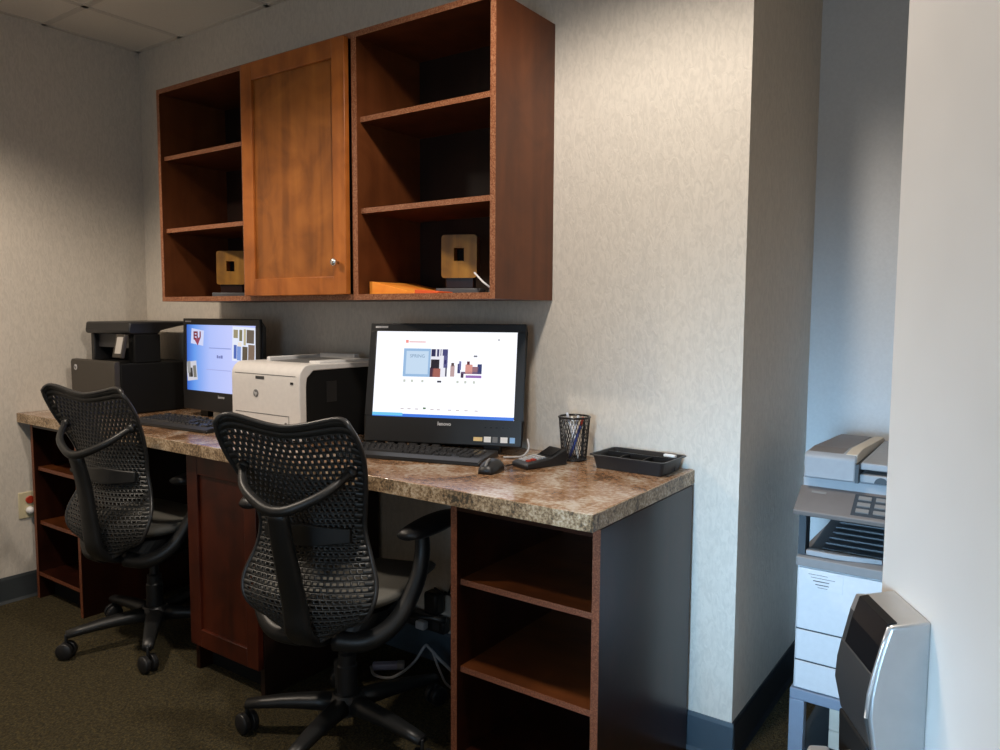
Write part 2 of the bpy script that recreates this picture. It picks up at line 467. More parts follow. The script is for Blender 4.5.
tag(MB().prism([(1.775, zb0), (1.965, zb0), (1.965, zb0 + 0.004), (1.79, zb0 + 0.04), (1.775, zb0 + 0.041)], 'y', -0.27, -0.06).build('envelope', 'orange', bevel=0.001),
    'bright orange envelope wedged against the divider in right open bay', 'envelope')
tag(MB().prism([(1.967, zb0), (2.06, zb0), (2.06, zb0 + 0.006), (1.967, zb0 + 0.013)], 'y', -0.27, -0.2).build('paper_slip', 'orange_red', bevel=0.001),
    'thin red orange paper slip lying before the gold ornament', 'paper')
tag(MB().tube(smooth_path([(2.128, -0.18, zb0 + 0.064), (2.155, -0.19, zb0 + 0.046), (2.185, -0.20, zb0 + 0.028), (2.20, -0.16, zb0 + 0.006), (2.21, -0.08, zb0 + 0.004)]), 0.003, 8).build('cable', 'white', smooth=True),
    'short white cable end behind right side of wall cabinet bay', 'cable')
tag(MB().box(2.135, 2.265, -0.12, -0.03, zb0, zb0 + 0.017).build('cable_box', 'slate', bevel=0.004), 'flat dark grey box on floor of right open bay, beside the gold ornament', 'box')

# ------------------------------------------------------------------ counter and base cabinets
XW = 2.763; DK = 0.596; TK = 0.040
ct = thing('countertop', 'long brown granite-look laminate countertop along the back wall', 'countertop', (0.003, -0.001, ZK - TK))
box('worktop', (0, XW - 0.003, -DK + 0.003, 0, 0, TK), 'top', ct, bevel=0.002)
lab(box('edge_strip', (0, XW - 0.003, -DK + 0.0005, -DK + 0.003, 0.0008, TK - 0.0012), 'top_edge', ct), 'speckled front edge of the countertop')
lab(box('edge_strip', (XW - 0.003, XW - 0.0005, -DK + 0.003, -0.001, 0.0008, TK - 0.0012), 'top_edge', ct), 'speckled end of the countertop')

YD = -0.560; ZC = ZK - TK - 0.001
def open_unit(x0, x1, label, shelves, tp=0.019, flip=False):
    t = thing('base_shelf_unit', label, 'cabinet', (x0, -0.018, 0))
    w = x1 - x0; y0 = YD + 0.018
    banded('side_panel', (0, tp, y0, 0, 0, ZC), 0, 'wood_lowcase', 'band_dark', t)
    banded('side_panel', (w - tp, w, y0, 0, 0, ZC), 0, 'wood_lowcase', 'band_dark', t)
    box('back_panel', (tp, w - tp, -0.01, 0, 0.09, ZC), 'wood_shaded', t)
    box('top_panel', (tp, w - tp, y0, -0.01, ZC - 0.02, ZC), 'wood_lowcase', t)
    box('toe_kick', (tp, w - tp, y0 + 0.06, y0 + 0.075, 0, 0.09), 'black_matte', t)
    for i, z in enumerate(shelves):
        banded('bottom_panel' if i == 0 else 'shelf', (tp, w - tp, y0 + (0.003 if i == 0 else 0.016), -0.01, z - 0.011, z + 0.004), 0, 'wood_lowcase' if i == 0 else 'wood_shelf_lit', 'band_dark', t)
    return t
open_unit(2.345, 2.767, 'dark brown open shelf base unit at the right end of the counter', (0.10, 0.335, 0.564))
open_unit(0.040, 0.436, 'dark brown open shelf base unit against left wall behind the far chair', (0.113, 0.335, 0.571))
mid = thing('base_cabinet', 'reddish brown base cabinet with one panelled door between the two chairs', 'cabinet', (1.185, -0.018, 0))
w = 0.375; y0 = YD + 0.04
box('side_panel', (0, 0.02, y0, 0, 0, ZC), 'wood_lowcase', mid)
box('side_panel', (w - 0.02, w, y0, 0, 0, ZC), 'wood_shaded', mid)
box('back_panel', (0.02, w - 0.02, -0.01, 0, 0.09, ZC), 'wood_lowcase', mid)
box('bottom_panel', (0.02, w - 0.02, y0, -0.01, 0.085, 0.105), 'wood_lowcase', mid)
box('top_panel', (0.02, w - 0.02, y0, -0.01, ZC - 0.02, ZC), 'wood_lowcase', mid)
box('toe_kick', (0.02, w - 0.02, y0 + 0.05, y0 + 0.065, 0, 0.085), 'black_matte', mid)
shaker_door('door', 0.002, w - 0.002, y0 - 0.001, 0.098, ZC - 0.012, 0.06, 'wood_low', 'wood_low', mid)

# ------------------------------------------------------------------ all in one computers
def rect(name, x0, x1, z0, z1, mat, parent, k=1, rot=0.0):
    """small flat picture element on a screen: a thin plate k layers in front"""
    y = -0.0006 * k
    cx, cz = (x0 + x1) / 2, (z0 + z1) / 2
    m = MB(); c, s_ = math.cos(rot), math.sin(rot)
    q = [(cx + c * (a - cx) - s_ * (b - cz), cz + s_ * (a - cx) + c * (b - cz)) for a, b in ((x0, z0), (x1, z0), (x1, z1), (x0, z1))]
    m.prism(q, 'y', y - 0.0003, y)
    return m.build(name, mat, parent)

E_ = {}
def em(r, g_, b_, s=1.0):
    k = (r, g_, b_, s)
    if k not in E_:
        lin = [((c / 255) / 12.92 if c / 255 <= 0.04045 else ((c / 255 + 0.055) / 1.055) ** 2.4) for c in (r, g_, b_)]
        E_[k] = emit('screen_%d_%d_%d' % (r, g_, b_), lin, s)
    return E_[k]

def grad_screen(name, stops, axis, lo, hi, s):
    m, nt, b = new_mat(name)
    tc = nt.nodes.new('ShaderNodeTexCoord'); sp = nt.nodes.new('ShaderNodeSeparateXYZ')
    nt.links.new(tc.outputs['Object'], sp.inputs[0])
    mr = nt.nodes.new('ShaderNodeMapRange'); mr.inputs['From Min'].default_value = lo; mr.inputs['From Max'].default_value = hi
    nt.links.new(sp.outputs[axis], mr.inputs['Value'])
    r = ramp(nt, stops); nt.links.new(mr.outputs[0], r.inputs['Fac'])
    b.inputs['Base Color'].default_value = (0.01, 0.01, 0.01, 1)
    nt.links.new(r.outputs['Color'], b.inputs['Emission Color'])
    b.inputs['Emission Strength'].default_value = s
    return m

PW, PH = 0.51, 0.377            # panel
SX0, SX1, SZ0, SZ1 = -0.233, 0.227, 0.080, 0.351
def computer(x, y, rz, tilt, label):
    t = thing('desktop_computer', label, 'computer', (x, y, ZK), rz)
    rot = (R(-tilt), 0, 0); loc = (0, 0, 0.028)
    m = MB()
    hw = PW / 2
    m.box(-hw, hw, 0.0, 0.012, 0, SZ0).box(-hw, hw, 0.0, 0.012, SZ1, PH).box(-hw, SX0, 0.0, 0.012, SZ0, SZ1).box(SX1, hw, 0.0, 0.012, SZ0, SZ1)
    m.build('bezel', 'black', t, bevel=0.003, loc=loc, rot=rot)
    MB().hull8([(-hw + 0.003, 0.012, 0.004), (hw - 0.003, 0.012, 0.004), (hw - 0.04, 0.062, 0.03), (-hw + 0.04, 0.062, 0.03),
                (-hw + 0.003, 0.012, PH - 0.004), (hw - 0.003, 0.012, PH - 0.004), (hw - 0.04, 0.062, PH - 0.03), (-hw + 0.04, 0.062, PH - 0.03)]).build('rear_housing', 'black', t, bevel=0.006, loc=loc, rot=rot)
    # folding easel foot and front feet
    m = MB()
    for s_ in (-1, 1):
        m.tube([(s_ * 0.15, 0.055, 0.16), (s_ * 0.15, 0.12, 0.012), (s_ * 0.15, 0.128, 0.006)], 0.006, 8)
    m.tube([(-0.15, 0.128, 0.006), (0.15, 0.128, 0.006)], 0.006, 8)
    m.box(-0.18, -0.13, 0.03, 0.055, 0, 0.05).box(0.13, 0.18, 0.03, 0.055, 0, 0.05)
    m.build('stand', 'black', t)
    lg = text('maker_logo', 'lenovo', 0.016, 'logo', t, (0, 0, 0), bold=0.0004)
    lg.rotation_euler = (R(90 - tilt), 0, 0)
    p = Matrix.Translation(loc) @ Matrix.Rotation(R(-tilt), 4, 'X') @ Vector((0.008, -0.0004, 0.062)); lg.location = p
    MB().box(-0.238, -0.196, -0.0006, 0.0004, 0.361, 0.367).build('model_mark', 'logo', t, loc=loc, rot=rot)
    st = MB()
    for i, (a, mt) in enumerate([(0.118, 'sticker_yellow'), (0.148, 'white'), (0.172, 'mgrey'), (0.200, 'white'), (0.226, 'sticker_blue')]):
        ww = 0.011 if i in (1, 3) else (0.014 if i == 0 else 0.008)
        hh = 0.006 if i == 0 else 0.0085
        lab(MB().box(a - ww, a + ww, -0.0006, 0.0004, 0.020 - hh, 0.020 + hh).build('sticker', mt, t, loc=loc, rot=rot), ['orange sticker', 'white sticker', 'grey sticker', 'white and blue sticker', 'blue sticker'][i])
    b = MB()
    for i in range(5): b.box(0.14 + i * 0.018 - 0.003, 0.14 + i * 0.018 + 0.003, -0.0006, 0.0004, 0.055, 0.058)
    b.build('buttons', 'black_gloss', t, loc=loc, rot=rot)
    return t, loc, rot

# right computer: bright web page
pcR, loc, rot = computer(2.037, -0.2308, 21.96, 10.2, 'black desktop computer showing a white web page, behind the right keyboard')
scr = MB().box(SX0, SX1, 0.003, 0.0118, SZ0, SZ1).build('screen', em(246, 248, 255, 1.15), pcR, loc=loc, rot=rot)
sw, sh = SX1 - SX0, SZ1 - SZ0
def S(fx, fz): return SX0 + fx * sw, SZ1 - fz * sh
def srect(name, f, col, k=1, s=1.0, rot=0.0, scr=None):
    x0, z1 = S(f[0], f[1]); x1, z0 = S(f[2], f[3])
    o = rect(name, x0, x1, z0, z1, em(*col, s), scr, k, rot)
    o.location = (0, 0.0035, 0); return o
srect('taskbar', (0, 0.965, 1, 1), (60, 120, 225), 1, 1.0, 0, scr)
srect('taskbar', (0, 0.955, 0.22, 0.99), (110, 200, 240), 2, 1.0, 0, scr)
srect('page_banner', (0.205, 0.20, 0.40, 0.53), (150, 185, 222), 1, 1.0, 0, scr)
srect('page_banner', (0.225, 0.23, 0.385, 0.50), (196, 218, 240), 2, 1.0, 0, scr)
srect('page_photo', (0.40, 0.20, 0.525, 0.53), (235, 235, 245), 1, 1.0, 0, scr)
for f, c in [((0.405, 0.205, 0.435, 0.29), (40, 40, 80)), ((0.445, 0.205, 0.46, 0.29), (55, 55, 100)), ((0.47, 0.205, 0.475, 0.28), (60, 60, 110)),
             ((0.485, 0.205, 0.522, 0.28), (70, 70, 120)), ((0.405, 0.325, 0.465, 0.43), (25, 20, 35)), ((0.40, 0.42, 0.425, 0.53), (70, 40, 60)),
             ((0.42, 0.43, 0.475, 0.53), (160, 95, 85)), ((0.495, 0.28, 0.523, 0.42), (90, 90, 140)), ((0.50, 0.33, 0.515, 0.38), (40, 35, 90)),
             ((0.51, 0.40, 0.52, 0.52), (40, 40, 70))]:
    srect('photo_patch', f, c, 2, 1.0, 0, scr)
for f, c in [((0.545, 0.39, 0.575, 0.52), (190, 160, 160)), ((0.55, 0.36, 0.57, 0.40), (90, 70, 70)), ((0.595, 0.37, 0.615, 0.48), (60, 60, 110)), ((0.605, 0.34, 0.62, 0.44), (120, 120, 170)),
             ((0.66, 0.34, 0.68, 0.38), (90, 40, 50)), ((0.65, 0.375, 0.70, 0.48), (215, 150, 140)), ((0.70, 0.40, 0.74, 0.46), (150, 110, 120)), ((0.735, 0.37, 0.765, 0.48), (50, 60, 110)),
             ((0.62, 0.46, 0.765, 0.485), (110, 90, 120)), ((0.62, 0.48, 0.64, 0.53), (60, 40, 70)), ((0.655, 0.50, 0.765, 0.53), (150, 110, 180)), ((0.705, 0.27, 0.73, 0.29), (120, 120, 130))]:
    srect('photo_patch', f, c, 1, 1.0, 0, scr)
for i, fx in enumerate((0.22, 0.275, 0.35, 0.60, 0.655, 0.715)):
    srect('page_icon', (fx - 0.008, 0.565, fx + 0.008, 0.595), (200, 205, 195), 1, 1.0, 0, scr)
srect('page_icon', (0.455, 0.57, 0.485, 0.592), (60, 60, 70), 1, 1.0, 0, scr)
for fx in (0.215, 0.265, 0.32, 0.43, 0.475, 0.555, 0.61, 0.67, 0.74):
    srect('page_icon', (fx - 0.012, 0.90, fx + 0.012, 0.912), (200, 190, 190), 1, 1.0, 0, scr)
srect('page_icon', (0.365, 0.885, 0.385, 0.905), (90, 120, 80), 1, 1.0, 0, scr)
srect('page_heading', (0.215, 0.10, 0.235, 0.135), (245, 150, 140), 1, 1.0, 0, scr)
srect('page_heading', (0.24, 0.115, 0.36, 0.13), (235, 190, 190), 1, 1.0, 0, scr)
srect('page_icon', (0.868, 0.08, 0.882, 0.095), (150, 150, 150), 1, 1.0, 0, scr)
x, z = S(0.305, 0.29)
tx = text('banner_words', 'SPRING', 0.015, em(120, 150, 180), scr, (x, 0.0018, z))

# left computer: blue login page
pcL, loc, rot = computer(0.866, -0.2032, -0.4, 1.1, 'black desktop computer showing a blue start page, behind the white printer')
scr = MB().box(SX0, SX1, 0.003, 0.0118, SZ0, SZ1).build('screen', grad_screen('blue_page', [(0.0, (0.03, 0.13, 0.60)), (0.12, (0.13, 0.33, 0.85)), (0.35, (0.42, 0.52, 0.95)), (0.7, (0.55, 0.60, 0.98)), (1.0, (0.5, 0.56, 0.97))], 0, SX0, SX1, 1.0), pcL, loc=loc, rot=rot)
srect('emblem_plate', (0.07, 0.07, 0.26, 0.30), (205, 212, 245), 1, 1.0, R(-6), scr)
x, z = S(0.165, 0.17)
text('crest_letters', 'EU', 0.044, em(120, 25, 45), scr, (x, 0.0016, z), bold=0.002)
x0, z0 = S(0.165, 0.27)
sh_ = MB().prism([(x0 - 0.02, z0 + 0.014), (x0 + 0.022, z0 + 0.018), (x0 + 0.004, z0 - 0.012)], 'y', 0.0013, 0.0018); sh_.build('crest_tip', em(150, 60, 85), scr)
srect('page_line', (0.34, 0.335, 0.66, 0.35), (140, 155, 215), 1, 1.0, 0, scr)
srect('page_word', (0.455, 0.445, 0.475, 0.49), (110, 120, 180), 1, 1.0, 0, scr)
srect('page_word', (0.48, 0.455, 0.505, 0.49), (120, 130, 188), 1, 1.0, 0, scr)
srect('page_word', (0.51, 0.445, 0.54, 0.49), (112, 122, 182), 1, 1.0, 0, scr)
srect('page_line', (0.30, 0.66, 0.66, 0.672), (160, 170, 225), 1, 1.0, 0, scr)
srect('page_photo', (-0.0, 0.56, 0.155, 0.85), (205, 205, 215), 1, 1.0, R(7), scr)
for f, c in [((0.01, 0.56, 0.06, 0.74), (150, 150, 150)), ((0.05, 0.66, 0.09, 0.80), (50, 48, 45)), ((0.10, 0.62, 0.145, 0.80), (120, 118, 110)), ((0.03, 0.72, 0.06, 0.80), (90, 85, 80))]:
    srect('photo_patch', f, c, 2, 1.0, R(7), scr)
srect('page_photo', (0.68, 0.02, 1.0, 0.52), (226, 232, 248), 1, 1.0, R(-2), scr)
for f, c in [((0.70, 0.06, 0.76, 0.18), (150, 140, 110)), ((0.78, 0.06, 0.82, 0.22), (120, 115, 85)), ((0.84, 0.05, 0.87, 0.28), (185, 175, 140)), ((0.88, 0.06, 0.98, 0.25), (95, 85, 75)),
             ((0.70, 0.28, 0.74, 0.48), (70, 100, 180)), ((0.745, 0.30, 0.80, 0.50), (120, 150, 215)), ((0.82, 0.30, 0.89, 0.52), (85, 75, 62)), ((0.90, 0.27, 0.985, 0.52), (120, 100, 85)), ((0.76, 0.24, 0.81, 0.30), (235, 225, 215))]:
    srect('photo_patch', f, c, 2, 1.0, R(-2), scr)

# ------------------------------------------------------------------ keyboards
def keyboard(x, y, rz, label):
    """origin at the front right corner, keyboard runs to -x and +y"""
    t = thing('keyboard', label, 'keyboard', (x, y, ZK + 0.0005), rz, 'black computer keyboards on the counter')
    L, Dp = 0.455, 0.162
    MB().prism([(0, 0), (Dp, 0), (Dp, 0.018), (Dp - 0.006, 0.020), (0.03, 0.016), (0.002, 0.010), (0, 0.006)], 'x', -L, 0).build('case', 'black', t, bevel=0.002)
    lab(MB().hull8([(-L + 0.004, 0.0, 0.0095), (-0.004, 0.0, 0.0095), (-0.004, 0.028, 0.0152), (-L + 0.004, 0.028, 0.0152),
                (-L + 0.004, 0.0, 0.0112), (-0.004, 0.0, 0.0112), (-0.004, 0.028, 0.0172), (-L + 0.004, 0.028, 0.0172)]).build('palm_strip', 'dgrey', t), 'smooth grey strip along the front')
    sl = (0.020 - 0.016) / (Dp - 0.036)
    U = 0.0187
    shapes = {}
    n = 0
    def key(cx, cy, wu):
        nonlocal n
        k = round(wu, 2)
        if k not in shapes:
            w_, d_ = (U * wu - 0.0025) / 2, (U - 0.003) / 2
            m = MB().hull8([(-w_, -d_, 0), (w_, -d_, 0), (w_, d_, 0), (-w_, d_, 0), (-w_ + .002, -d_ + .002, 0.0076), (w_ - .002, -d_ + .002, 0.0076), (w_ - .002, d_ - .001, 0.0076), (-w_ + .002, d_ - .001, 0.0076)])
            o = m.build('key', 'key', t); shapes[k] = o.data
        else:
            o = bpy.data.objects.new('key', shapes[k]); C.objects.link(o); o.parent = t
        o.location = (cx, cy, 0.0145 + sl * (cy - 0.03)); o.rotation_euler = (math.atan(sl), 0, 0)
        n += 1
    x0 = -L + 0.012
    rows = [[1.25, 1.25, 1.25, 6.25, 1.25, 1.25, 1.25, 1.25], [2.25] + [1] * 10 + [2.75], [1.75] + [1] * 11 + [2.25], [1.5] + [1] * 12 + [1.5], [1] * 13 + [2]]
    for r_, row in enumerate(rows):
        cx = x0
        for wu in row:
            key(cx + wu * U / 2, 0.041 + r_ * U, wu); cx += wu * U
    for i in range(7): key(x0 + U * (0.7 + i * 2.05), 0.150, 1.6)          # function row
    xn = x0 + 15.25 * U
    for i in range(3):
        key(xn + U * (i + .5), 0.041, 1)
        key(xn + U * (i + .5), 0.041 + 4 * U, 1); key(xn + U * (i + .5), 0.041 + 3 * U, 1)
    key(xn + U * 1.5, 0.041 + U, 1)
    xp = xn + 3.3 * U
    for r_ in range(4):
        for i in range(4):
            if n < 99: key(xp + U * (i + .5), 0.041 + (r_ + 1) * U, 1)
    if n < 100: key(xp + U * 2, 0.041, 2)
    return t
keyboard(2.262, -0.332, 16, 'black keyboard in front of the computer with the white page, beside the mouse')
keyboard(1.14, -0.448, 4.0, 'black keyboard on the counter behind the far chair, before the blue screen')

# mouse
t = thing('computer_mouse', 'small black computer mouse at the right end of the near keyboard', 'mouse', (2.322, -0.356, ZK + 0.0005), 15)
ms = MB(); rings = []
for i in range(9):
    u = i / 8; yy = -0.052 + 0.104 * u
    wd = 0.030 * (math.sin(PI * (0.12 + 0.76 * u)) ** 0.45); hh = 0.034 * (math.sin(PI * (0.14 + 0.70 * u)) ** 0.8)
    rings.append([(wd * math.cos(a), yy, max(0.0, hh * (0.12 + 0.88 * math.sin(a)) if math.sin(a) >= 0 else 0.0)) for a in [(-0.25 + 1.5 * k / 13) * PI for k in range(14)]])
ms.ring_loft(rings); ms.build('shell', 'black', t, smooth=True)
lab(MB().tube(smooth_path([(0.0, -0.047, 0.020), (0.0, -0.03, 0.031), (0, -0.012, 0.0345)], 4), 0.004, 8).build('scroll_wheel', 'mgrey', t, smooth=True), 'grey scroll wheel')
tag(MB().tube(smooth_path([(2.330, -0.302, ZK + 0.006), (2.335, -0.24, ZK + 0.004), (2.36, -0.18, ZK + 0.004), (2.33, -0.10, ZK + 0.004), (2.30, -0.04, ZK + 0.004)]), 0.002, 8).build('mouse_cord', 'black', smooth=True), 'thin black cord running from mouse to the wall', 'cable')
tag(MB().tube(smooth_path([(2.283, -0.116, ZK + 0.052), (2.297, -0.130, ZK + 0.028), (2.291, -0.150, ZK + 0.008), (2.270, -0.170, ZK + 0.004), (2.245, -0.190, ZK + 0.004)]), 0.003, 8).build('screen_cord', 'cable_grey', smooth=True),
    'pale grey cord looping below right corner of the white screen', 'cable')

# card terminal
t = thing('card_terminal', 'black card payment terminal lying between the mouse and the pen cup', 'card terminal', (2.386, -0.212, ZK + 0.0005), -20)
sp = [(-0.078, 0), (0.080, 0), (0.084, 0.030), (0.080, 0.048), (0.070, 0.050), (0.018, 0.027), (-0.074, 0.018), (-0.080, 0.012)]
MB().prism(sp, 'x', -0.040, 0.040).build('housing', 'black', t, bevel=0.004)
lab(MB().hull8([(-0.036, -0.07, 0.0165), (0.036, -0.07, 0.0165), (0.036, 0.012, 0.0245), (-0.036, 0.012, 0.0245), (-0.034, -0.068, 0.0205), (0.034, -0.068, 0.0205), (0.034, 0.010, 0.0285), (-0.034, 0.010, 0.0285)]).build('keypad', 'dgrey', t), 'grey keypad field')
for r_ in range(4):
    for c_ in range(3):
        yy = -0.056 + r_ * 0.018; zz = 0.0215 + 0.098 * (yy + 0.07)
        o = box('key', (-0.026 + c_ * 0.019, -0.012 + c_ * 0.019, yy - 0.006, yy + 0.006, zz - 0.002, zz + 0.003), 'red' if (r_, c_) in ((0, 2), (1, 2)) else 'cable_grey', t)
        lab(o, 'red key' if (r_, c_) in ((0, 2), (1, 2)) else 'pale grey key')
sc = math.atan2(0.023, 0.052)
lab(MB().box(-0.030, 0.030, -0.022, 0.022, 0, 0.002).build('display', 'black_gloss', t, loc=(0, 0.044, 0.0395), rot=(sc, 0, 0)), 'glossy dark display')
t.scale = (0.9, 0.9, 0.9)
MB().box(-0.014, 0.014, -0.002, 0.002, 0, 0.0006).build('maker_mark', 'logo', t, loc=(0.0, 0.062, 0.0480), rot=(sc, 0, 0))

# ------------------------------------------------------------------ pen cup with pens
cx, cy = 2.424, -0.080
cup = thing('pen_cup', 'black wire mesh pen cup standing by the wall', 'pen cup', (cx, cy, ZK + 0.0005))
m = MB(); hC, r0, r1 = 0.128, 0.036, 0.046
N, NZ = 34, 22
for i in range(N):
    for sgn in (1, -1):
        pts = []
        for k in range(7):
            z = 0.004 + (hC - 0.008) * k / 6; a = 2 * PI * i / N + sgn * 0.9 * k / 6; rr = r0 + (r1 - r0) * z / hC
            pts.append((rr * math.cos(a), rr * math.sin(a), z))
        m.tube(pts, 0.00085, 4, cap=False)
m.build('mesh_wall', 'black', cup)
for z, rr, th, nm in ((0.003, r0, 0.003, 'foot_ring'), (hC, r1, 0.0032, 'rim')):
    MB().tube([(rr * math.cos(2 * PI * k / 32), rr * math.sin(2 * PI * k / 32), z) for k in range(32)], th, 8, loop=True).build(nm, 'black_gloss', cup, smooth=True)
MB().lathe([(0.001, 0), (r0, 0), (r0, 0.003), (0.001, 0.003)], seg=32).build('bottom', 'black', cup)
pens = [((-0.022, 0.004), (0.020, -0.012), 0.136, 'clear_pen', 'clear pen leaning to the right across the others in mesh cup'),
        ((0.020, -0.010), (-0.014, 0.008), 0.128, 'white', 'white pen leaning to the left in mesh cup'),
        ((-0.004, -0.020), (0.034, -0.008), 0.132, 'blue_pen', 'blue pen leaning against right rim of mesh cup'),
        ((0.006, 0.018), (-0.020, -0.010), 0.142, 'clear_pen', 'pale pen whose end rises above the mesh cup rim'),
        ((0.022, 0.006), (0.026, 0.014), 0.126, 'dgrey', 'dark pen upright at the right back of mesh cup'),
        ((-0.024, -0.004), (-0.030, -0.012), 0.126, 'mgrey', 'grey pen upright at the left of mesh cup')]
for (a, b, L, mt, lb) in pens:
    t = thing('pen', lb, 'pen', (cx, cy, ZK + 0.004), 0, 'pens in the mesh cup')
    A = Vector((a[0], a[1], 0.003)); B = Vector((b[0], b[1], L - 0.005)); d = B - A
    MB().tube([A, A + d * 0.1, A + d * 0.8], [0.0015, 0.004, 0.004], 8).build('barrel', mt, t, smooth=True)
    MB().tube([A + d * 0.8, A + d], [0.0042, 0.0036], 8).build('cap', 'red' if 'blue' in lb else mt, t, smooth=True)

# ------------------------------------------------------------------ desk organiser tray
tr = thing('organizer_tray', 'low black desk organizer tray at the right end of the counter', 'tray', (2.632, -0.088, ZK + 0.0005), -2)
hw_, hd_, ht = 0.112, 0.072, 0.040
m = MB()
def rrect(w_, d_, r_, z, n=5):
    P = []
    for (sx, sy, a0) in ((1, 1, 0), (-1, 1, 90), (-1, -1, 180), (1, -1, 270)):
        for k in range(n + 1):
            a = R(a0 + 90 * k / n); P.append((sx * (w_ - r_) + r_ * math.cos(a), sy * (d_ - r_) + r_ * math.sin(a), z))
    return P
rg = [rrect(hw_ - 0.012, hd_ - 0.010, 0.012, 0), rrect(hw_ - 0.004, hd_ - 0.004, 0.014, ht - 0.004), rrect(hw_ + 0.004, hd_ + 0.004, 0.014, ht - 0.003), rrect(hw_ + 0.004, hd_ + 0.004, 0.014, ht),
      rrect(hw_ - 0.003, hd_ - 0.003, 0.012, ht), rrect(hw_ - 0.014, hd_ - 0.012, 0.010, 0.004)]
m.ring_loft(rg); m.build('tray_shell', 'black', tr, smooth=False, bevel=0.0008)
for xx in (-0.035, 0.035):
    MB().prism([(-hd_ + 0.008, 0.004), (0.02, 0.004), (0.02, ht - 0.006), (-0.01, ht - 0.004), (-hd_ + 0.006, ht - 0.008)], 'x', xx - 0.0015, xx + 0.0015).build('divider', 'black', tr)
MB().box(-hw_ + 0.008, hw_ - 0.008, 0.019, 0.022, 0.004, ht - 0.003).build('divider', 'black', tr)
tag(MB().box(-0.018, 0.018, -0.006, 0.006, 0, 0.008).build('eraser', 'white', bevel=0.002, loc=(2.708, -0.040, ZK + 0.0345), rot=(0, 0, R(-6))), 'white eraser lying on the back corner of the organizer tray', 'eraser')
for (a, b_, lb) in ((2.709, -0.125, 'silver paper clip in front right compartment of the tray'), (2.717, -0.095, 'silver paper clip leaning near right end of the tray')):
    tag(MB().tube([(-0.010, 0.004, 0.002), (0.010, 0.004, 0.004), (0.013, 0, 0.005), (0.010, -0.004, 0.006), (-0.008, -0.004, 0.006), (-0.010, -0.001, 0.006), (0.006, 0.001, 0.008)], 0.0016, 6).build('paper_clip', 'chrome', loc=(a, b_, ZK + 0.0155), rot=(0.5, 0.4, R(40))), lb, 'paper clip', 'paper clips in the tray')

# ------------------------------------------------------------------ white laser printer
x0, x1, yf, yb, z1 = 1.232, 1.590, -0.400, -0.045, 0.262
pr_ = thing('laser_printer', 'white laser printer with black sides between the two computers', 'printer', ((x0 + x1) / 2, (yf + yb) / 2, ZK + 0.0005))
hw, hd = (x1 - x0) / 2, (yb - yf) / 2
# chassis with black side cheeks, white front cover curved over the top
MB().box(-hw + 0.004, hw - 0.004, -hd + 0.025, hd, 0.006, z1 - 0.016).build('chassis', 'black_matte', pr_, bevel=0.004)
prof = [(-hd, 0.010), (-hd - 0.004, 0.06), (-hd - 0.004, 0.19)]
for k in range(7):
    a = PI / 2 * k / 6; prof.append((-hd + 0.040 - 0.044 * math.cos(a), z1 - 0.045 + 0.044 * math.sin(a) if k else 0.215))
prof += [(hd, z1 - 0.006), (hd, z1 - 0.022), (-hd + 0.055, z1 - 0.022), (-hd + 0.028, z1 - 0.045), (-hd + 0.024, 0.19), (-hd + 0.024, 0.010)]
MB().prism(prof, 'x', -hw, hw).build('cover', 'white_pl', pr_, bevel=0.003)
# raised rim and output bin on the top
m = MB().box(-hw + 0.085, -hw + 0.10, -hd + 0.08, hd - 0.02, z1 - 0.006, z1 + 0.014).box(-hw + 0.10, hw - 0.075, hd - 0.045, hd - 0.02, z1 - 0.006, z1 + 0.020)
m.box(hw - 0.075, hw - 0.02, -hd + 0.10, hd - 0.02, z1 - 0.006, z1 + 0.006)
m.build('output_rim', 'white_top', pr_, bevel=0.003)
lab(MB().hull8([(-hw + 0.10, -hd + 0.09, z1 - 0.005), (hw - 0.08, -hd + 0.09, z1 - 0.005), (hw - 0.08, hd - 0.05, z1 - 0.005), (-hw + 0.10, hd - 0.05, z1 - 0.005),
            (-hw + 0.10, -hd + 0.09, z1 - 0.001), (hw - 0.08, -hd + 0.09, z1 - 0.001), (hw - 0.08, hd - 0.05, z1 + 0.003), (-hw + 0.10, hd - 0.05, z1 + 0.003)]).build('output_bin', 'mgrey', pr_), 'grey paper bin floor')
m = MB().box(-hw + 0.02, hw - 0.055, -hd - 0.0050, -hd - 0.0030, 0.088, 0.0896).box(-hw + 0.02, hw - 0.02, -hd - 0.0045, -hd - 0.003, 0.222, 0.2234)
m.box(hw - 0.056, hw - 0.0545, -hd - 0.0048, -hd - 0.003, 0.012, 0.088)
m.build('seams', 'seam', pr_)
lab(MB().lathe([(0.001, 0), (0.0125, 0), (0.0125, -0.003), (0.001, -0.003)], (-0.045, -hd - 0.0035, 0.157), 'y', 24).build('emblem', 'mgrey', pr_), 'grey round maker emblem')
text('emblem_letters', 'hp', 0.019, 'white', pr_, (-0.045, -hd - 0.0070, 0.158))
lab(MB().box(-0.045, 0.0, -hd - 0.0052, -hd - 0.003, 0.206, 0.216).build('model_plate', 'seam', pr_), 'small dark model plate')
lab(MB().box(0.135, 0.148, -hd - 0.0060, -hd - 0.003, 0.196, 0.203).build('power_button', 'black', pr_), 'black power button')
lab(MB().lathe([(0.001, 0), (0.006, 0), (0.006, -0.002)], (0.108, -hd - 0.003, 0.062), 'y', 12).build('tray_badge', 'mgrey', pr_), 'small grey tray number badge')
lab(MB().box(hw - 0.005, hw - 0.0025, -0.065, -0.02, 0.13, 0.20).build('side_vent', 'black', pr_), 'vent in the black side')

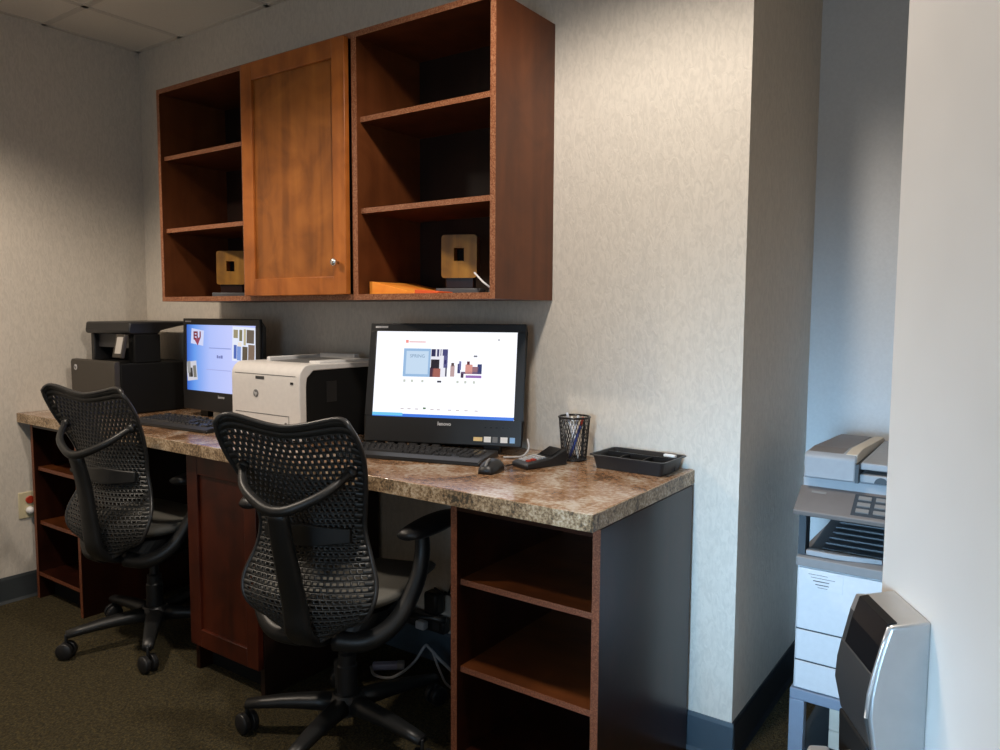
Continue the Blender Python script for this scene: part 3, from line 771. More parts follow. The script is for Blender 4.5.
# ------------------------------------------------------------------ black multifunction printer
px0, px1, pyf, pyb = 0.085, 0.447, -0.400, -0.060
mf = thing('multifunction_printer', 'black multifunction printer in the left corner of the counter', 'printer', ((px0 + px1) / 2, (pyf + pyb) / 2, ZK + 0.0005))
hw, hd = (px1 - px0) / 2, (pyb - pyf) / 2
MB().box(-hw, hw, -hd + 0.02, hd, 0, 0.215).build('body', 'black_matte', mf, bevel=0.006)
lab(MB().prism([(-hd + 0.02, 0.004), (-hd - 0.004, 0.010), (-hd - 0.006, 0.21), (-hd - 0.002, 0.224), (-hd + 0.02, 0.226)], 'x', -hw, hw).build('front_cover', 'taupe', mf, bevel=0.003), 'brownish grey front cover')
# pillars carrying the scanner, with the paper output between them
lab(MB().box(-hw, -hw + 0.03, -hd + 0.085, hd - 0.06, 0.215, 0.335).build('pillar', 'black', mf, bevel=0.004), 'black left pillar')
MB().box(hw - 0.05, hw, -hd + 0.085, hd - 0.14, 0.215, 0.335).build('pillar', 'black_matte', mf, bevel=0.004)
MB().box(-hw + 0.03, hw - 0.05, hd - 0.16, hd - 0.14, 0.215, 0.335).build('pillar', 'black_matte', mf)
lab(MB().box(-hw + 0.03, hw - 0.08, -hd + 0.105, -hd + 0.115, 0.275, 0.335).build('output_flap', 'dgrey', mf), 'dark grey flap over the paper slot')
# scanner: profile rises at the back leaving a wedge of wall in view
MB().prism([(-hd + 0.068, 0.335), (-hd + 0.060, 0.345), (-hd + 0.066, 0.386), (hd, 0.390), (hd, 0.376), (hd - 0.06, 0.366), (hd - 0.135, 0.350), (hd - 0.145, 0.335)], 'x', -hw, hw).build('scanner', 'black', mf, bevel=0.008)
cpn = MB().box(-0.035, 0.035, -0.012, 0.006, -0.05, 0.05).build('control_panel', 'taupe', mf, bevel=0.004, loc=(hw - 0.035, -hd + 0.045, 0.285), rot=(R(-12), 0, 0))
lab(box('display', (-0.015, 0.030, -0.0140, -0.0118, -0.032, 0.038), 'lcd', cpn), 'pale display on the control panel')
lab(MB().lathe([(0.001, 0), (0.0125, 0), (0.0125, -0.002), (0.001, -0.002)], (-hw + 0.045, -hd - 0.006, 0.190), 'y', 20).build('emblem', 'logo', mf), 'pale round maker emblem')
text('emblem_letters', 'hp', 0.018, 'black', mf, (-hw + 0.045, -hd - 0.0086, 0.191))

# ------------------------------------------------------------------ office chairs
def shell_pt(u, v, fwd=0.0):
    wk = [(0, .085), (.04, .128), (.10, .166), (.19, .190), (.28, .192), (.40, .168), (.52, .152), (.64, .164), (.78, .185), (.90, .203), (1, .220)]
    yk = [(0, -.225), (.18, -.255), (.42, -.225), (.6, -.232), (.8, -.270), (1, -.325)]
    w_ = lerp_keys(wk, v); y_ = lerp_keys(yk, v)
    a = abs(u)
    z_ = 0.372 + 0.588 * v + (v ** 5) * (0.052 * a ** 1.5 - 0.045 * a ** 6) + ((1 - v) ** 6) * 0.045 * a * a
    y_ += fwd * (0.3 + 1.4 * v) + 0.038 * u * u * (0.55 + 0.45 * math.sin(PI * min(1, v * 1.2))) - 0.03 * (v ** 4) * a ** 3
    return Vector((u * w_ * (1 - 0.16 * (max(0.0, (v - 0.8) / 0.2) ** 2.2) * a * a), y_, z_))

def make_chair(label, loc, rz, legrot, left_up=0.0, fwd=0.0):
    def back_pt(u, v): return shell_pt(u, v, fwd)
    t = thing('office_chair', label, 'chair', loc, rz, 'black mesh office chairs')
    m = MB(); NU, NV = 22, 40
    grid = {}
    def vtx(u, v):
        k = (round(u, 5), round(v, 5))
        if k not in grid: grid[k] = m.bm.verts.new(back_pt(u, v))
        return grid[k]
    for j in range(NV):
        v0, v1 = j / NV, (j + 1) / NV
        off = 0.5 if j % 2 else 0.0
        us = [-1.0]
        k = -NU / 2 + off
        edges = sorted(set([-1.0, 1.0] + [(i + off) * 2 / NU for i in range(-NU // 2, NU // 2 + 1) if -1 < (i + off) * 2 / NU < 1]))
        for a, b in zip(edges, edges[1:]):
            um = (a + b) / 2; vm = (v0 + v1) / 2
            c = [vtx(a, v0), vtx(b, v0), vtx(b, v1), vtx(a, v1)]
            solid = abs(um) > 0.90 or vm < 0.05 or vm > 0.955 or (b - a) < 1.5 / NU
            if solid:
                m.bm.faces.new(c); continue
            if vm > 0.5: fx, fz = 0.50, 0.66
            else: fx, fz = 0.70, 0.44
            if 0.40 < vm < 0.60: fx *= 0.8; fz *= 0.8
            du, dv = (b - a) * fx / 2, (v1 - v0) * fz / 2
            h = [vtx(um - du, vm - dv), vtx(um + du, vm - dv), vtx(um + du, vm + dv), vtx(um - du, vm + dv)]
            for i in range(4):
                m.bm.faces.new([c[i], c[(i + 1) % 4], h[(i + 1) % 4], h[i]])
    o = m.build('backrest', 'chair_shell', t, smooth=True)
    sd = o.modifiers.new('thick', 'SOLIDIFY'); sd.thickness = 0.006; sd.offset = 0
    # rim round the shell
    rim = [back_pt(-1 + 2 * k / 24, 0) for k in range(24)] + [back_pt(1, k / 30) for k in range(30)] + [back_pt(1 - 2 * k / 30, 1) for k in range(30)] + [back_pt(-1, 1 - k / 30) for k in range(30)]
    MB().tube(rim, 0.0065, 8, loop=True).build('back_rim', 'chair_rim', t, smooth=True)
    # Y shaped bow and spine
    e = back_pt(0.82, 0.790)
    bow = smooth_path([(-e.x, e.y - 0.012, e.z), (-0.112, e.y - 0.066, e.z - 0.042), (-0.045, e.y - 0.098, e.z - 0.076), (0, e.y - 0.104, e.z - 0.085), (0.045, e.y - 0.098, e.z - 0.076), (0.112, e.y - 0.066, e.z - 0.042), (e.x, e.y - 0.012, e.z)], 7)
    MB().tube(bow, [0.010 + 0.004 * math.sin(PI * i / (len(bow) - 1)) for i in range(len(bow))], 10).build('bow', 'chair', t, smooth=True)
    for s_ in (-1, 1): MB().blob((s_ * e.x, e.y - 0.008, e.z), (0.017, 0.014, 0.017)).build('bow_socket', 'chair', t, smooth=True)
    zb_ = e.z - 0.084
    sp_ = smooth_path([(0, e.y - 0.100, zb_), (0, e.y - 0.072, zb_ - 0.11), (0, -0.285 + fwd * 0.6, 0.50), (0, -0.262 + fwd * 0.4, 0.41), (0, -0.18, 0.362), (0, -0.06, 0.365)], 5)
    m = MB(); rings = []
    for i, p in enumerate(sp_):
        f = i / (len(sp_) - 1); hw_ = 0.026 + 0.018 * f; th = 0.014
        tn = (sp_[min(i + 1, len(sp_) - 1)] - sp_[max(i - 1, 0)]).normalized(); nn = Vector((1, 0, 0)).cross(tn).normalized()
        rings.append([p + Vector((hw_, 0, 0)) * a + nn * th * b for a, b in ((-1, -.5), (-.7, -1), (.7, -1), (1, -.5), (1, .5), (.7, 1), (-.7, 1), (-1, .5))])
    m.ring_loft(rings); m.build('spine', 'chair', t, smooth=True)
    # lumbar plate across the waist
    m = MB(); rg = []
    for k in range(13):
        u = -0.82 + 1.64 * k / 12
        hh = 0.030 - 0.014 * abs(u)
        a_ = back_pt(u, 0.50); y_ = a_.y - 0.012
        rg.append([(a_.x, y_ - 0.008, a_.z - hh), (a_.x, y_ + 0.003, a_.z - hh), (a_.x, y_ + 0.003, a_.z + hh), (a_.x, y_ - 0.008, a_.z + hh)])
    m.ring_loft(rg); m.build('lumbar_pad', 'chair', t, bevel=0.003)
    # seat
    def ring_rr(w_, yb, yf_, r_, z):
        P = []
        cy_ = (yb + yf_) / 2; hd_ = (yf_ - yb) / 2
        for (sx, sy, a0) in ((1, 1, 0), (-1, 1, 90), (-1, -1, 180), (1, -1, 270)):
            for k in range(7):
                a = R(a0 + 15 * k); P.append(Vector((sx * (w_ - r_) + r_ * math.cos(a), cy_ + sy * (hd_ - r_) + r_ * math.sin(a), z)))
        return P
    def dip(P):
        for p in P: p.z += 0.020 * (p.x / 0.24) ** 2 - 0.028 * max(0, (p.y - 0.12) / 0.14) ** 2
        return P
    MB().ring_loft([dip(ring_rr(0.185, -0.150, 0.245, 0.10, 0.435)), dip(ring_rr(0.206, -0.17, 0.272, 0.11, 0.447)), dip(ring_rr(0.210, -0.175, 0.277, 0.11, 0.461)), dip(ring_rr(0.198, -0.16, 0.262, 0.10, 0.472)), dip(ring_rr(0.11, -0.07, 0.14, 0.07, 0.467))]).build('seat', 'chair_seat', t, smooth=True)
    MB().ring_loft([ring_rr(0.10, -0.14, 0.12, 0.05, 0.335), ring_rr(0.13, -0.17, 0.16, 0.06, 0.365), ring_rr(0.17, -0.15, 0.20, 0.07, 0.431)]).build('tilt_mechanism', 'chair', t, smooth=False)
    # arms
    for s_ in (-1, 1):
        dz = left_up if s_ < 0 else 0.0
        ap = smooth_path([(s_ * 0.05, -0.17, 0.362), (s_ * 0.14, -0.155, 0.365), (s_ * 0.205, -0.11, 0.41), (s_ * 0.240, -0.055, 0.50), (s_ * 0.246, -0.025, 0.57 + dz / 2), (s_ * 0.244, -0.02, 0.63 + dz)], 5)
        MB().tube(ap, [0.028 - 0.008 * i / len(ap) for i in range(len(ap))], 10).build('arm_post', 'chair', t, smooth=True)
        m = MB(); rings = []
        for k in range(11):
            f = k / 10; yy = -0.125 + 0.27 * f
            ww = 0.048 * (math.sin(PI * (0.06 + 0.88 * f)) ** 0.35); hh = 0.024 * (math.sin(PI * (0.06 + 0.88 * f)) ** 0.4)
            xx = s_ * (0.240 + 0.05 * f)
            rings.append([(xx + ww * math.cos(a), yy, 0.650 + dz + hh * math.sin(a)) for a in [2 * PI * i / 14 for i in range(14)]])
        m.ring_loft(rings); m.build('armrest', 'black', t, smooth=True)
    lab(MB().tube([(0.12, -0.02, 0.385), (0.27, -0.01, 0.385), (0.31, -0.01, 0.382)], [0.006, 0.006, 0.011], 8).build('tilt_lever', 'chair', t, smooth=True), 'lever below the seat')
    # column and five star base
    MB().lathe([(0.030, 0.075), (0.030, 0.21), (0.026, 0.215), (0.026, 0.245), (0.016, 0.25), (0.016, 0.345)]).build('gas_column', 'black', t, smooth=False)
    MB().lathe([(0.035, 0.070), (0.052, 0.074), (0.052, 0.112), (0.040, 0.128), (0.030, 0.130)]).build('hub', 'chair', t)
    for k in range(5):
        a = R(legrot - rz + 72 * k); RL = 0.30
        dv = Vector((math.cos(a), math.sin(a), 0)); nv = Vector((-math.sin(a), math.cos(a), 0))
        m = MB(); rings = []
        for i in range(6):
            f = i / 5; p = dv * (0.035 + (RL - 0.035) * f) + Vector((0, 0, 0.098 - 0.012 * f + 0.006 * math.sin(PI * f)))
            wv, hv = 0.030 - 0.012 * f, 0.024 - 0.012 * f
            rings.append([p + nv * wv * ca + Vector((0, 0, hv * sa)) for ca, sa in ((-1, -.6), (-.6, -1), (.6, -1), (1, -.6), (1, .5), (.5, 1), (-.5, 1), (-1, .5))])
        m.ring_loft(rings); lg = m.build('leg', 'chair', t, smooth=False)
        for p in lg.data.polygons: p.use_smooth = True
        cpos = dv * (RL + 0.0)
        sw_ = a + 0.9 + k * 1.3
        ax = Vector((math.cos(sw_), math.sin(sw_), 0)); 
        m = MB()
        m.tube([cpos + Vector((0, 0, 0.088)), cpos + Vector((0, 0, 0.045))], 0.006, 8)
        for q in (-1, 1):
            c0 = cpos + ax * (0.006 * q) + Vector((0, 0, 0.030)); c1 = cpos + ax * (0.027 * q) + Vector((0, 0, 0.030))
            m.tube([c0, c0 + (c1 - c0) * 0.75, c1], [0.030, 0.030, 0.022], 18)
        m.tube([cpos - ax * 0.007 + Vector((0, 0, 0.030)), cpos + ax * 0.007 + Vector((0, 0, 0.030))], 0.012, 12)
        m.build('caster', 'black', lg, smooth=False, bevel=0.002)
    return t
make_chair('black mesh office chair in front of the white printer, its right armrest under the counter', (1.922, -0.522, 0), 20, 214, 0.05)
make_chair('black mesh office chair farther away, before the left computer and its keyboard', (0.835, -0.484, 0), 14, 253, 0.0, 0.03)

# ------------------------------------------------------------------ wall outlet with plugs
ot = thing('wall_outlet', 'ivory wall outlet low on the left wall beside the counter unit', 'outlet', (0.0005, -0.574, 0.405))
MB().box(0, 0.006, -0.032, 0.036, -0.057, 0.057).build('cover_plate', 'ivory', ot, bevel=0.003)
lab(MB().lathe([(0.017, 0.006), (0.017, 0.010), (0.015, 0.012)], (0, 0.012, 0.022), 'x', 20).build('socket', 'red', ot), 'red upper socket')
tag(MB().lathe([(0.015, 0), (0.016, 0.010), (0.012, 0.024), (0.006, 0.027)], (0.0070, -0.566, 0.383), 'x', 16).build('plug', 'white', smooth=True), 'white plug in the lower socket of the ivory outlet', 'plug')

# ------------------------------------------------------------------ power strip, cords and adapter below the counter
psr = thing('power_strip', 'black power strip on the wall below the counter, right of the near chair', 'power strip', (1.80, -0.017, 0.125))
MB().box(-0.12, 0.10, -0.035, 0, 0, 0.05).build('housing', 'black', psr, bevel=0.005)
for q in range(4): lab(box('socket', (-0.10 + q * 0.05, -0.07 + q * 0.05, -0.0362, -0.034, 0.012, 0.038), 'dgrey', psr), 'dark grey socket')
tag(MB().box(-0.018, 0.018, -0.028, 0, -0.010, 0.010).build('plug', 'mgrey', bevel=0.005, loc=(1.715, -0.054, 0.150)), 'grey plug in the left end of the power strip', 'plug')
tag(MB().box(-0.020, 0.020, -0.030, 0, -0.015, 0.014).build('plug', 'cable_grey', bevel=0.006, loc=(1.815, -0.054, 0.150)), 'pale grey plug in the right half of the power strip', 'plug')
tag(MB().box(-0.030, 0.030, -0.05, 0, -0.035, 0.045).build('wall_adapter', 'black', bevel=0.01, loc=(1.845, -0.012, 0.222)), 'black wall adapter above right end of the power strip', 'adapter')
ad = thing('power_adapter', 'small lilac grey power adapter lying on the carpet beneath the counter', 'adapter', (1.735, -0.155, 0.0005), 40)
MB().box(-0.055, 0.055, -0.016, 0.016, 0, 0.022).build('case', 'lilac', ad, bevel=0.005)
lab(MB().box(0.030, 0.056, -0.0165, 0.0165, 0.002, 0.0225).build('end_cap', 'cable_grey', ad, bevel=0.003), 'pale end of the adapter')
def adp(P):
    a = R(-40); c, q = math.cos(a), math.sin(a)
    return [((x - 1.735) * c - (y + 0.155) * q, (x - 1.735) * q + (y + 0.155) * c, z) for x, y, z in P]
lab(MB().tube(smooth_path(adp([(1.69, -0.195, 0.010), (1.74, -0.225, 0.006), (1.80, -0.20, 0.006), (1.82, -0.12, 0.03), (1.83, -0.07, 0.075), (1.87, -0.09, 0.085), (1.93, -0.10, 0.06), (2.0, -0.10, 0.03), (2.08, -0.09, 0.007), (2.2, -0.08, 0.006)])), 0.005, 8).build('cord', 'cable_grey', ad, smooth=True),
    'pale grey cord arching up from the adapter')
lab(MB().tube(smooth_path(adp([(1.88, -0.092, 0.086), (1.95, -0.13, 0.04), (2.0, -0.14, 0.006), (2.10, -0.13, 0.006), (2.2, -0.12, 0.006)])), 0.004, 8).build('cord', 'cable_grey', ad, smooth=True),
    'second pale cord branching down to the right')
for i, (xx, y1, lb) in enumerate(((1.93, -0.02, 'thin black cord hanging straight down wall below the counter'), (1.985, -0.03, 'thin black cord hanging in a curve beside the right base unit'))):
    tag(MB().tube(smooth_path([(xx, y1, ZK - TK - 0.002), (xx - 0.004 - 0.03 * i, y1 + .002, 0.6), (xx - 0.006 - 0.045 * i, y1, 0.42), (xx - 0.03, y1 - .002, 0.27), (xx - 0.09, y1 - 0.01, 0.275)]), 0.004, 8).build('hanging_cord', 'black', smooth=True), lb, 'cable')

# ------------------------------------------------------------------ open door with card lock
a29 = R(29.3)
aw = Vector((-math.sin(a29), math.cos(a29), 0)); nrm = Vector((-math.cos(a29), -math.sin(a29), 0))
P2 = Vector((3.468, -1.309, 0)); fe = P2 + aw * 0.108
# local frame: x from the free edge towards the hinge, y = out of the visible face reversed (face at y=0, room side -y), z up
door = box('door_1', (0, 0.88, 0, 0.044, 0.012, 2.10), 'door_paint', None, bevel=0.002)
ex = -aw; ey = -nrm
door.matrix_world = Matrix(((ex.x, ey.x, 0, fe.x), (ex.y, ey.y, 0, fe.y), (0, 0, 1, 0), (0, 0, 0, 1)))
struct(door)
LU0, LU1 = 0.028, 0.108
lk = bpy.data.objects.new('door_lock', None); C.objects.link(lk); lk.parent = door
lk = MB().prism([(0, 0.70), (0, 0.984), (-0.033, 0.978), (-0.038, 0.960), (-0.0425, 0.940), (-0.0460, 0.918), (-0.047, 0.897), (-0.042, 0.866), (-0.040, 0.72), (-0.034, 0.70)], 'x', LU0 + 0.003, LU1)
bpy.data.objects.remove(bpy.data.objects['door_lock'])
lk = lk.build('door_lock', 'silver', door, bevel=0.0025)
lab(lk, 'silver and black electronic card lock with lever handle')
lab(MB().prism([(-0.030, 0.9335), (-0.0452, 0.9345), (-0.0485, 0.917), (-0.0498, 0.897), (-0.043, 0.866), (-0.036, 0.866)], 'x', LU0, LU1 - 0.004).build('lock_cover', 'lockdark', lk, bevel=0.0015), 'dark grey front cover')
lab(MB().prism([(-0.026, 0.9805), (-0.0335, 0.9790), (-0.0395, 0.9590), (-0.0448, 0.9348), (-0.030, 0.934)], 'x', LU0 + 0.010, LU1 - 0.005).build('card_slot', 'black_gloss', lk), 'glossy black card slot')
lab(MB().prism([(-0.026, 0.9780), (-0.0335, 0.9775), (-0.0380, 0.9640), (-0.030, 0.964)], 'x', LU0 + 0.001, LU0 + 0.010).build('slot_end', 'silver', lk), 'silver end of the slot')
MB().prism([(-0.026, 0.9640), (-0.0380, 0.9640), (-0.0445, 0.9348), (-0.030, 0.934)], 'x', LU0 + 0.001, LU0 + 0.010).build('slot_cheek', 'lockdark', lk)
lab(MB().tube([(LU1 - 0.002, -0.0335, 0.977), (LU1 - 0.002, -0.0385, 0.9590), (LU1 - 0.002, -0.0435, 0.938), (LU1 - 0.002, -0.0475, 0.917), (LU1 - 0.002, -0.0488, 0.897)], 0.0018, 8).build('trim_strip', 'silver_edge', lk, smooth=True), 'bright silver edge')
lab(MB().prism([(-0.036, 0.868), (-0.046, 0.867), (-0.043, 0.76), (-0.036, 0.755)], 'x', LU0 + 0.004, LU1 - 0.008).build('lock_base', 'black_matte', lk, bevel=0.002), 'black lower part')
m = MB().tube([(0.070, -0.040, 0.829), (0.070, -0.056, 0.829), (0.070, -0.066, 0.829)], [0.017, 0.014, 0.011], 16)
m.build('lever_neck', 'silver', lk, smooth=True)
MB().prism([(0.050, -0.060), (0.050, -0.078), (0.058, -0.082), (0.20, -0.078), (0.20, -0.062), (0.09, -0.060)], 'z', 0.820, 0.839).build('lever', 'silver_edge', lk, bevel=0.003)

# ------------------------------------------------------------------ copier on its stand
cxo, cyo = 3.035, 0.050
st = thing('copier_stand', 'blue grey metal stand carrying the copier, with an open shelf', 'stand', (cxo, cyo, 0))
cw, cd = 0.56, 0.50
MB().box(-0.006, cw + 0.006, -0.004, cd, 0.208, 0.238).build('top_plate', 'stand_blue', st, bevel=0.003)
for xx in (-0.006, cw - 0.032):
    for yy in (-0.004, cd - 0.03):
        MB().box(xx, xx + 0.038, yy, yy + 0.03, 0, 0.208).build('leg', 'stand_blue', st, bevel=0.002)
MB().box(0.0, cw, 0.03, cd - 0.01, 0.045, 0.062).build('shelf', 'copier_dark', st, bevel=0.002)
lab(MB().box(0.05, cw - 0.05, cd - 0.02, cd - 0.012, 0.062, 0.208).build('back_panel', 'copier_dark', st), 'dark back panel')
for i, (zz, hh, lb) in enumerate(((0.0625, 0.052, 'cream paper ream at the bottom of the stack in the copier stand'), (0.1150, 0.062, 'cream paper ream on top of the stack in the copier stand'))):
    tag(MB().box(-0.14, 0.14, -0.105, 0.105, 0, hh).build('paper_ream', 'paper', bevel=0.003, loc=(cxo + 0.222, cyo + 0.17, zz)), lb, 'paper ream', 'paper reams in the copier stand')

cp_ = thing('copier', 'white and grey office copier standing in the alcove behind the open door', 'copier', (cxo, cyo, 0.2385))
zz = 0.2385
def cz(z): return z - zz
MB().box(0, cw, 0.006, cd, 0, cz(0.575)).build('body', 'copier_body', cp_, bevel=0.003)
MB().box(0.003, cw - 0.003, 0.003, 0.007, cz(0.315), cz(0.321)).box(0.003, cw - 0.003, 0.003, 0.007, cz(0.401), cz(0.407)).build('seams', 'copier_dark', cp_)
for za, zb_, lb in ((0.241, 0.316, 'lowest paper drawer'), (0.320, 0.402, 'middle paper drawer'), (0.406, 0.572, 'tall front cover above the drawers')):
    dw = MB().box(0.004, cw - 0.004, 0, 0.02, cz(za), cz(zb_)).build('drawer' if zb_ < 0.5 else 'front_cover', 'copier_body', cp_, bevel=0.002)
    lab(dw, lb)
    if zb_ > 0.5:
        nt_ = box('notice', (0.02, 0.115, -0.0012, 0, cz(0.520), cz(0.566)), 'copier_body', dw); lab(nt_, 'printed notice sticker')
        for k, (ln, hh, y_) in enumerate(((0.060, 0.0010, 0.558), (0.075, 0.0010, 0.550), (0.050, 0.0022, 0.541), (0.042, 0.0022, 0.532), (0.030, 0.0012, 0.525))):
            box('notice_line', (0.030 + 0.006 * k, 0.030 + 0.006 * k + ln * 0.8, -0.0018, -0.0011, cz(y_), cz(y_ + hh)), 'ink', dw)
lab(MB().prism([(-0.004, cz(0.576)), (-0.004, cz(0.600)), (0.012, cz(0.606)), (cd, cz(0.606)), (cd, cz(0.576))], 'x', -0.002, cw + 0.002).build('output_deck', 'deck', cp_, bevel=0.002), 'grey deck below the paper output')
tr_ = lab(MB().hull8([(0.022, 0.03, cz(0.607)), (cw - 0.02, 0.03, cz(0.607)), (cw - 0.02, cd - 0.06, cz(0.607)), (0.022, cd - 0.06, cz(0.607)),
            (0.022, 0.03, cz(0.612)), (cw - 0.02, 0.03, cz(0.612)), (cw - 0.02, cd - 0.06, cz(0.655)), (0.022, cd - 0.06, cz(0.655))]).build('output_tray', 'copier_tray', cp_), 'dark slate output tray')
m = MB()
for k in range(9):
    f = (k + 0.7) / 9.5; yy = 0.03 + f * (cd - 0.09); z_ = cz(0.612 + 0.043 * f)
    m.hull8([(0.05, yy - 0.008, z_ - 0.001), (cw - 0.05, yy - 0.008, z_ - 0.001), (cw - 0.05, yy + 0.008, z_ + 0.001), (0.05, yy + 0.008, z_ + 0.001),
             (0.05, yy - 0.007, z_ + 0.003), (cw - 0.05, yy - 0.007, z_ + 0.003), (cw - 0.05, yy + 0.007, z_ + 0.005), (0.05, yy + 0.007, z_ + 0.005)])
m.build('tray_ribs', 'copier_dark', tr_)
lab(MB().prism([(0.02, 0.004), (0.10, 0.004), (0.20, 0.03), (0.02, 0.03)], 'z', cz(0.6062), cz(0.620)).build('paper_stop', 'copier_grey', cp_, bevel=0.002), 'pale wedge at the tray front')
lab(MB().box(0, 0.018, 0.004, 0.05, cz(0.606), cz(0.735)).build('post', 'copier_dark', cp_), 'dark front left post')
MB().box(0.0, 0.02, cd - 0.10, cd, cz(0.606), cz(0.735)).build('post', 'copier_grey', cp_)
MB().box(0.10, cw, cd - 0.12, cd - 0.04, cz(0.606), cz(0.735)).build('inner_wall', 'copier_grey', cp_)
MB().box(cw - 0.05, cw, 0.004, cd - 0.04, cz(0.606), cz(0.735)).build('side_tower', 'copier_grey', cp_)
MB().box(0.03, cw - 0.05, 0.10, 0.14, cz(0.705), cz(0.735)).build('exit_slot', 'copier_grey', cp_)
MB().box(0.0, cw, 0.03, cd, cz(0.735), cz(0.812)).build('scanner', 'copier_grey', cp_, bevel=0.003)
pn = lab(MB().prism([(-0.045, cz(0.722)), (-0.048, cz(0.735)), (0.030, cz(0.787)), (0.034, cz(0.787)), (0.034, cz(0.730))], 'x', -0.004, cw + 0.002).build('control_panel', 'copier_brown', cp_, bevel=0.003), 'sloping taupe control panel')
sl = math.atan2(0.052, 0.078)
def onp(u): return -0.048 + u * 0.078, cz(0.735) + u * 0.052
kf = MB().box(-0.058, 0.070, -0.036, 0.036, 0, 0.0018).build('key_field', 'copier_dark', pn, loc=(0.190, onp(0.5)[0], onp(0.5)[1] + 0.0002), rot=(sl, 0, 0)); lab(kf, 'dark key field')
for r_ in range(3):
    for c_ in range(3):
        box('panel_key', (-0.048 + c_ * 0.040, -0.018 + c_ * 0.040, -0.028 + r_ * 0.022, -0.016 + r_ * 0.022, 0.0018, 0.005), 'copier_key', kf)
MB().box(-0.018, 0.018, -0.0035, 0.0035, 0, 0.0006).build('panel_mark', 'copier_key', pn, loc=(0.045, onp(0.78)[0], onp(0.78)[1] + 0.0002), rot=(sl, 0, 0))
# document feeder
fd = lab(MB().prism([(0.0, cz(0.820)), (0.0, cz(0.872)), (0.012, cz(0.882)), (0.10, cz(0.886)), (cd - 0.06, cz(0.872)), (cd, cz(0.845)), (cd, cz(0.815)), (0.0, cz(0.815))], 'x', 0.008, 0.132).build('document_feeder', 'copier_grey', cp_, bevel=0.004), 'grey document feeder')
lab(MB().prism([(0.022, cz(0.8826)), (0.09, cz(0.8866)), (cd - 0.07, cz(0.8745)), (cd - 0.07, cz(0.869)), (0.022, cz(0.878))], 'x', 0.014, 0.098).build('feeder_cover', 'copier_brown', fd), 'taupe feeder lid')
lab(MB().prism([(0.016, cz(0.884)), (0.09, cz(0.8895)), (cd - 0.07, cz(0.8755)), (cd - 0.07, cz(0.86)), (0.016, cz(0.86))], 'x', 0.106, 0.133).build('feeder_guide', 'paper', fd, bevel=0.001), 'cream strip along the feeder')
lab(MB().box(0.132, 0.140, 0.0, cd - 0.05, cz(0.814), cz(0.862)).build('feeder_side', 'copier_dark', fd), 'dark side of the feeder')
MB().prism([(0.02, cz(0.814)), (0.02, cz(0.835)), (cd - 0.10, cz(0.842)), (cd - 0.10, cz(0.814))], 'x', 0.140, cw).build('platen_cover', 'copier_grey', cp_, bevel=0.003)
MB().prism([(0.025, cz(0.846)), (0.025, cz(0.864)), (cd - 0.12, cz(0.872)), (cd - 0.12, cz(0.852))], 'x', 0.140, cw).build('feed_tray', 'copier_grey', cp_, bevel=0.003)
lab(MB().prism([(0.016 * math.cos(PI * k / 12), 0.016 * math.sin(PI * k / 12)) for k in range(13)], 'y', -0.003, 0.002).build('grip_recess', 'copier_dark', cp_, loc=(0.190, 0.0195, cz(0.8155))), 'dark round grip recess')
MB().box(cw - 0.05, cw, 0.05, cd - 0.12, cz(0.84), cz(0.87)).build('feeder_hinge', 'copier_grey', cp_)

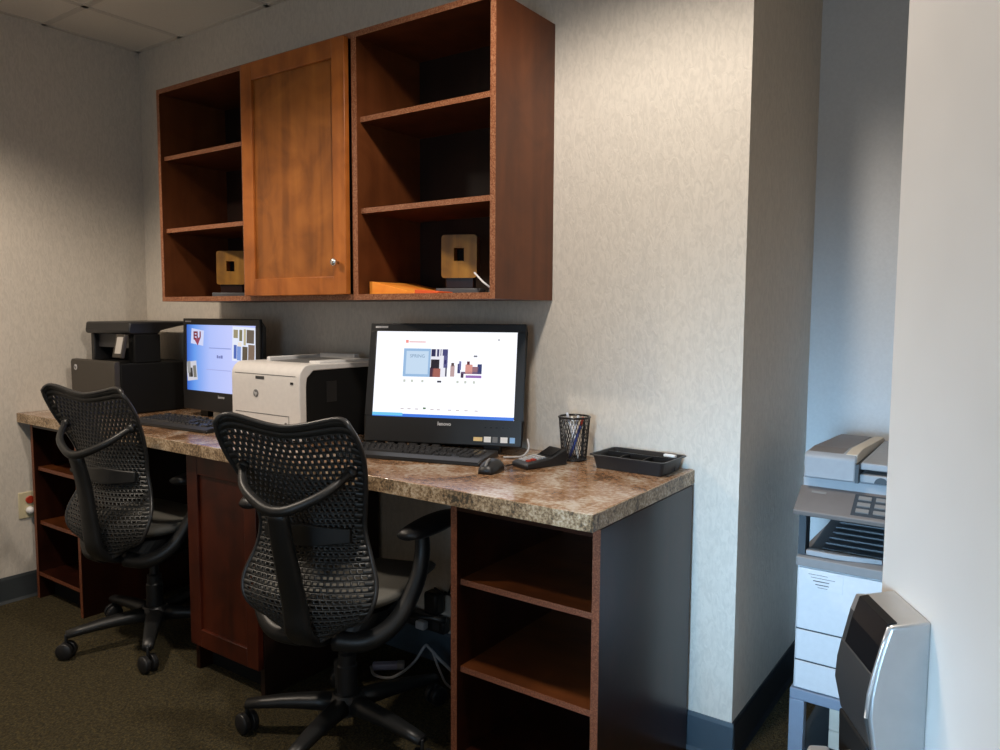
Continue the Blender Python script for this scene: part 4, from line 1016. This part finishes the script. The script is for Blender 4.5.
# ------------------------------------------------------------------ lights
def area(name, loc, target, sx, sy, power, col, spread=180):
    l = bpy.data.lights.new(name, 'AREA'); l.shape = 'RECTANGLE'; l.size = sx; l.size_y = sy
    l.energy = power; l.color = col; l.spread = R(spread)
    o = bpy.data.objects.new(name, l); C.objects.link(o); o.location = loc
    o.rotation_euler = (Vector(target) - Vector(loc)).to_track_quat('-Z', 'Y').to_euler()
    return o
def spot(name, loc, target, power, col, size, blend, rad):
    l = bpy.data.lights.new(name, 'SPOT'); l.energy = power; l.color = col; l.spot_size = R(size); l.spot_blend = blend; l.shadow_soft_size = rad
    o = bpy.data.objects.new(name, l); C.objects.link(o); o.location = loc
    o.rotation_euler = (Vector(target) - Vector(loc)).to_track_quat('-Z', 'Y').to_euler()
    return o
spot('downlight_lamp', (2.70, -0.95, H - 0.02), (2.70, -0.95, 0.0), 96, (1.0, 0.90, 0.79), 152, 0.36, 0.07)
spot('added_fill_spot', (0.90, -1.50, H - 0.02), (0.90, -1.50, 0.0), 122, (1.0, 0.85, 0.69), 142, 0.42, 0.07)  # added spot that brightens the left wall, no known fitting here
area('daylight_lamp', (3.35, YF + 0.03, 1.0), (3.00, 0.7, 0.45), 0.5, 0.8, 4.2, (0.40, 0.69, 1.0), 26)
area('skylight_lamp', (3.30, YF + 0.02, 1.12), (3.2, 0.7, 0.9), 0.8, 1.1, 9, (0.52, 0.76, 1.0), 150)

w = bpy.data.worlds.new('world'); bpy.context.scene.world = w; w.use_nodes = True
w.node_tree.nodes['Background'].inputs[0].default_value = (0.6, 0.7, 0.85, 1)
w.node_tree.nodes['Background'].inputs[1].default_value = 0.05

# ------------------------------------------------------------------ camera
cam = bpy.data.cameras.new('camera'); co = bpy.data.objects.new('camera', cam); C.objects.link(co)
cam.sensor_width = 36.0; cam.sensor_fit = 'HORIZONTAL'; cam.lens = 758.5475 / 1000 * 36.0; cam.clip_start = 0.02
yw, pt, rl = R(35.2982), R(-4.6463), R(0.2961)
fw = Vector((-math.sin(yw) * math.cos(pt), math.cos(yw) * math.cos(pt), math.sin(pt)))
rt = Vector((math.cos(yw), math.sin(yw), 0)); up = rt.cross(fw)
r2 = rt * math.cos(rl) + up * math.sin(rl); u2 = -rt * math.sin(rl) + up * math.cos(rl)
co.matrix_world = Matrix(((r2.x, u2.x, -fw.x, 3.5277), (r2.y, u2.y, -fw.y, -2.0206), (r2.z, u2.z, -fw.z, 1.2397), (0, 0, 0, 1)))
sc_ = bpy.context.scene
sc_.camera = co
sc_.view_settings.view_transform = 'Standard'
sc_.view_settings.look = 'None'
sc_.view_settings.exposure = 0.0
sc_.view_settings.gamma = 1.0
sc_.view_settings.use_curve_mapping = False
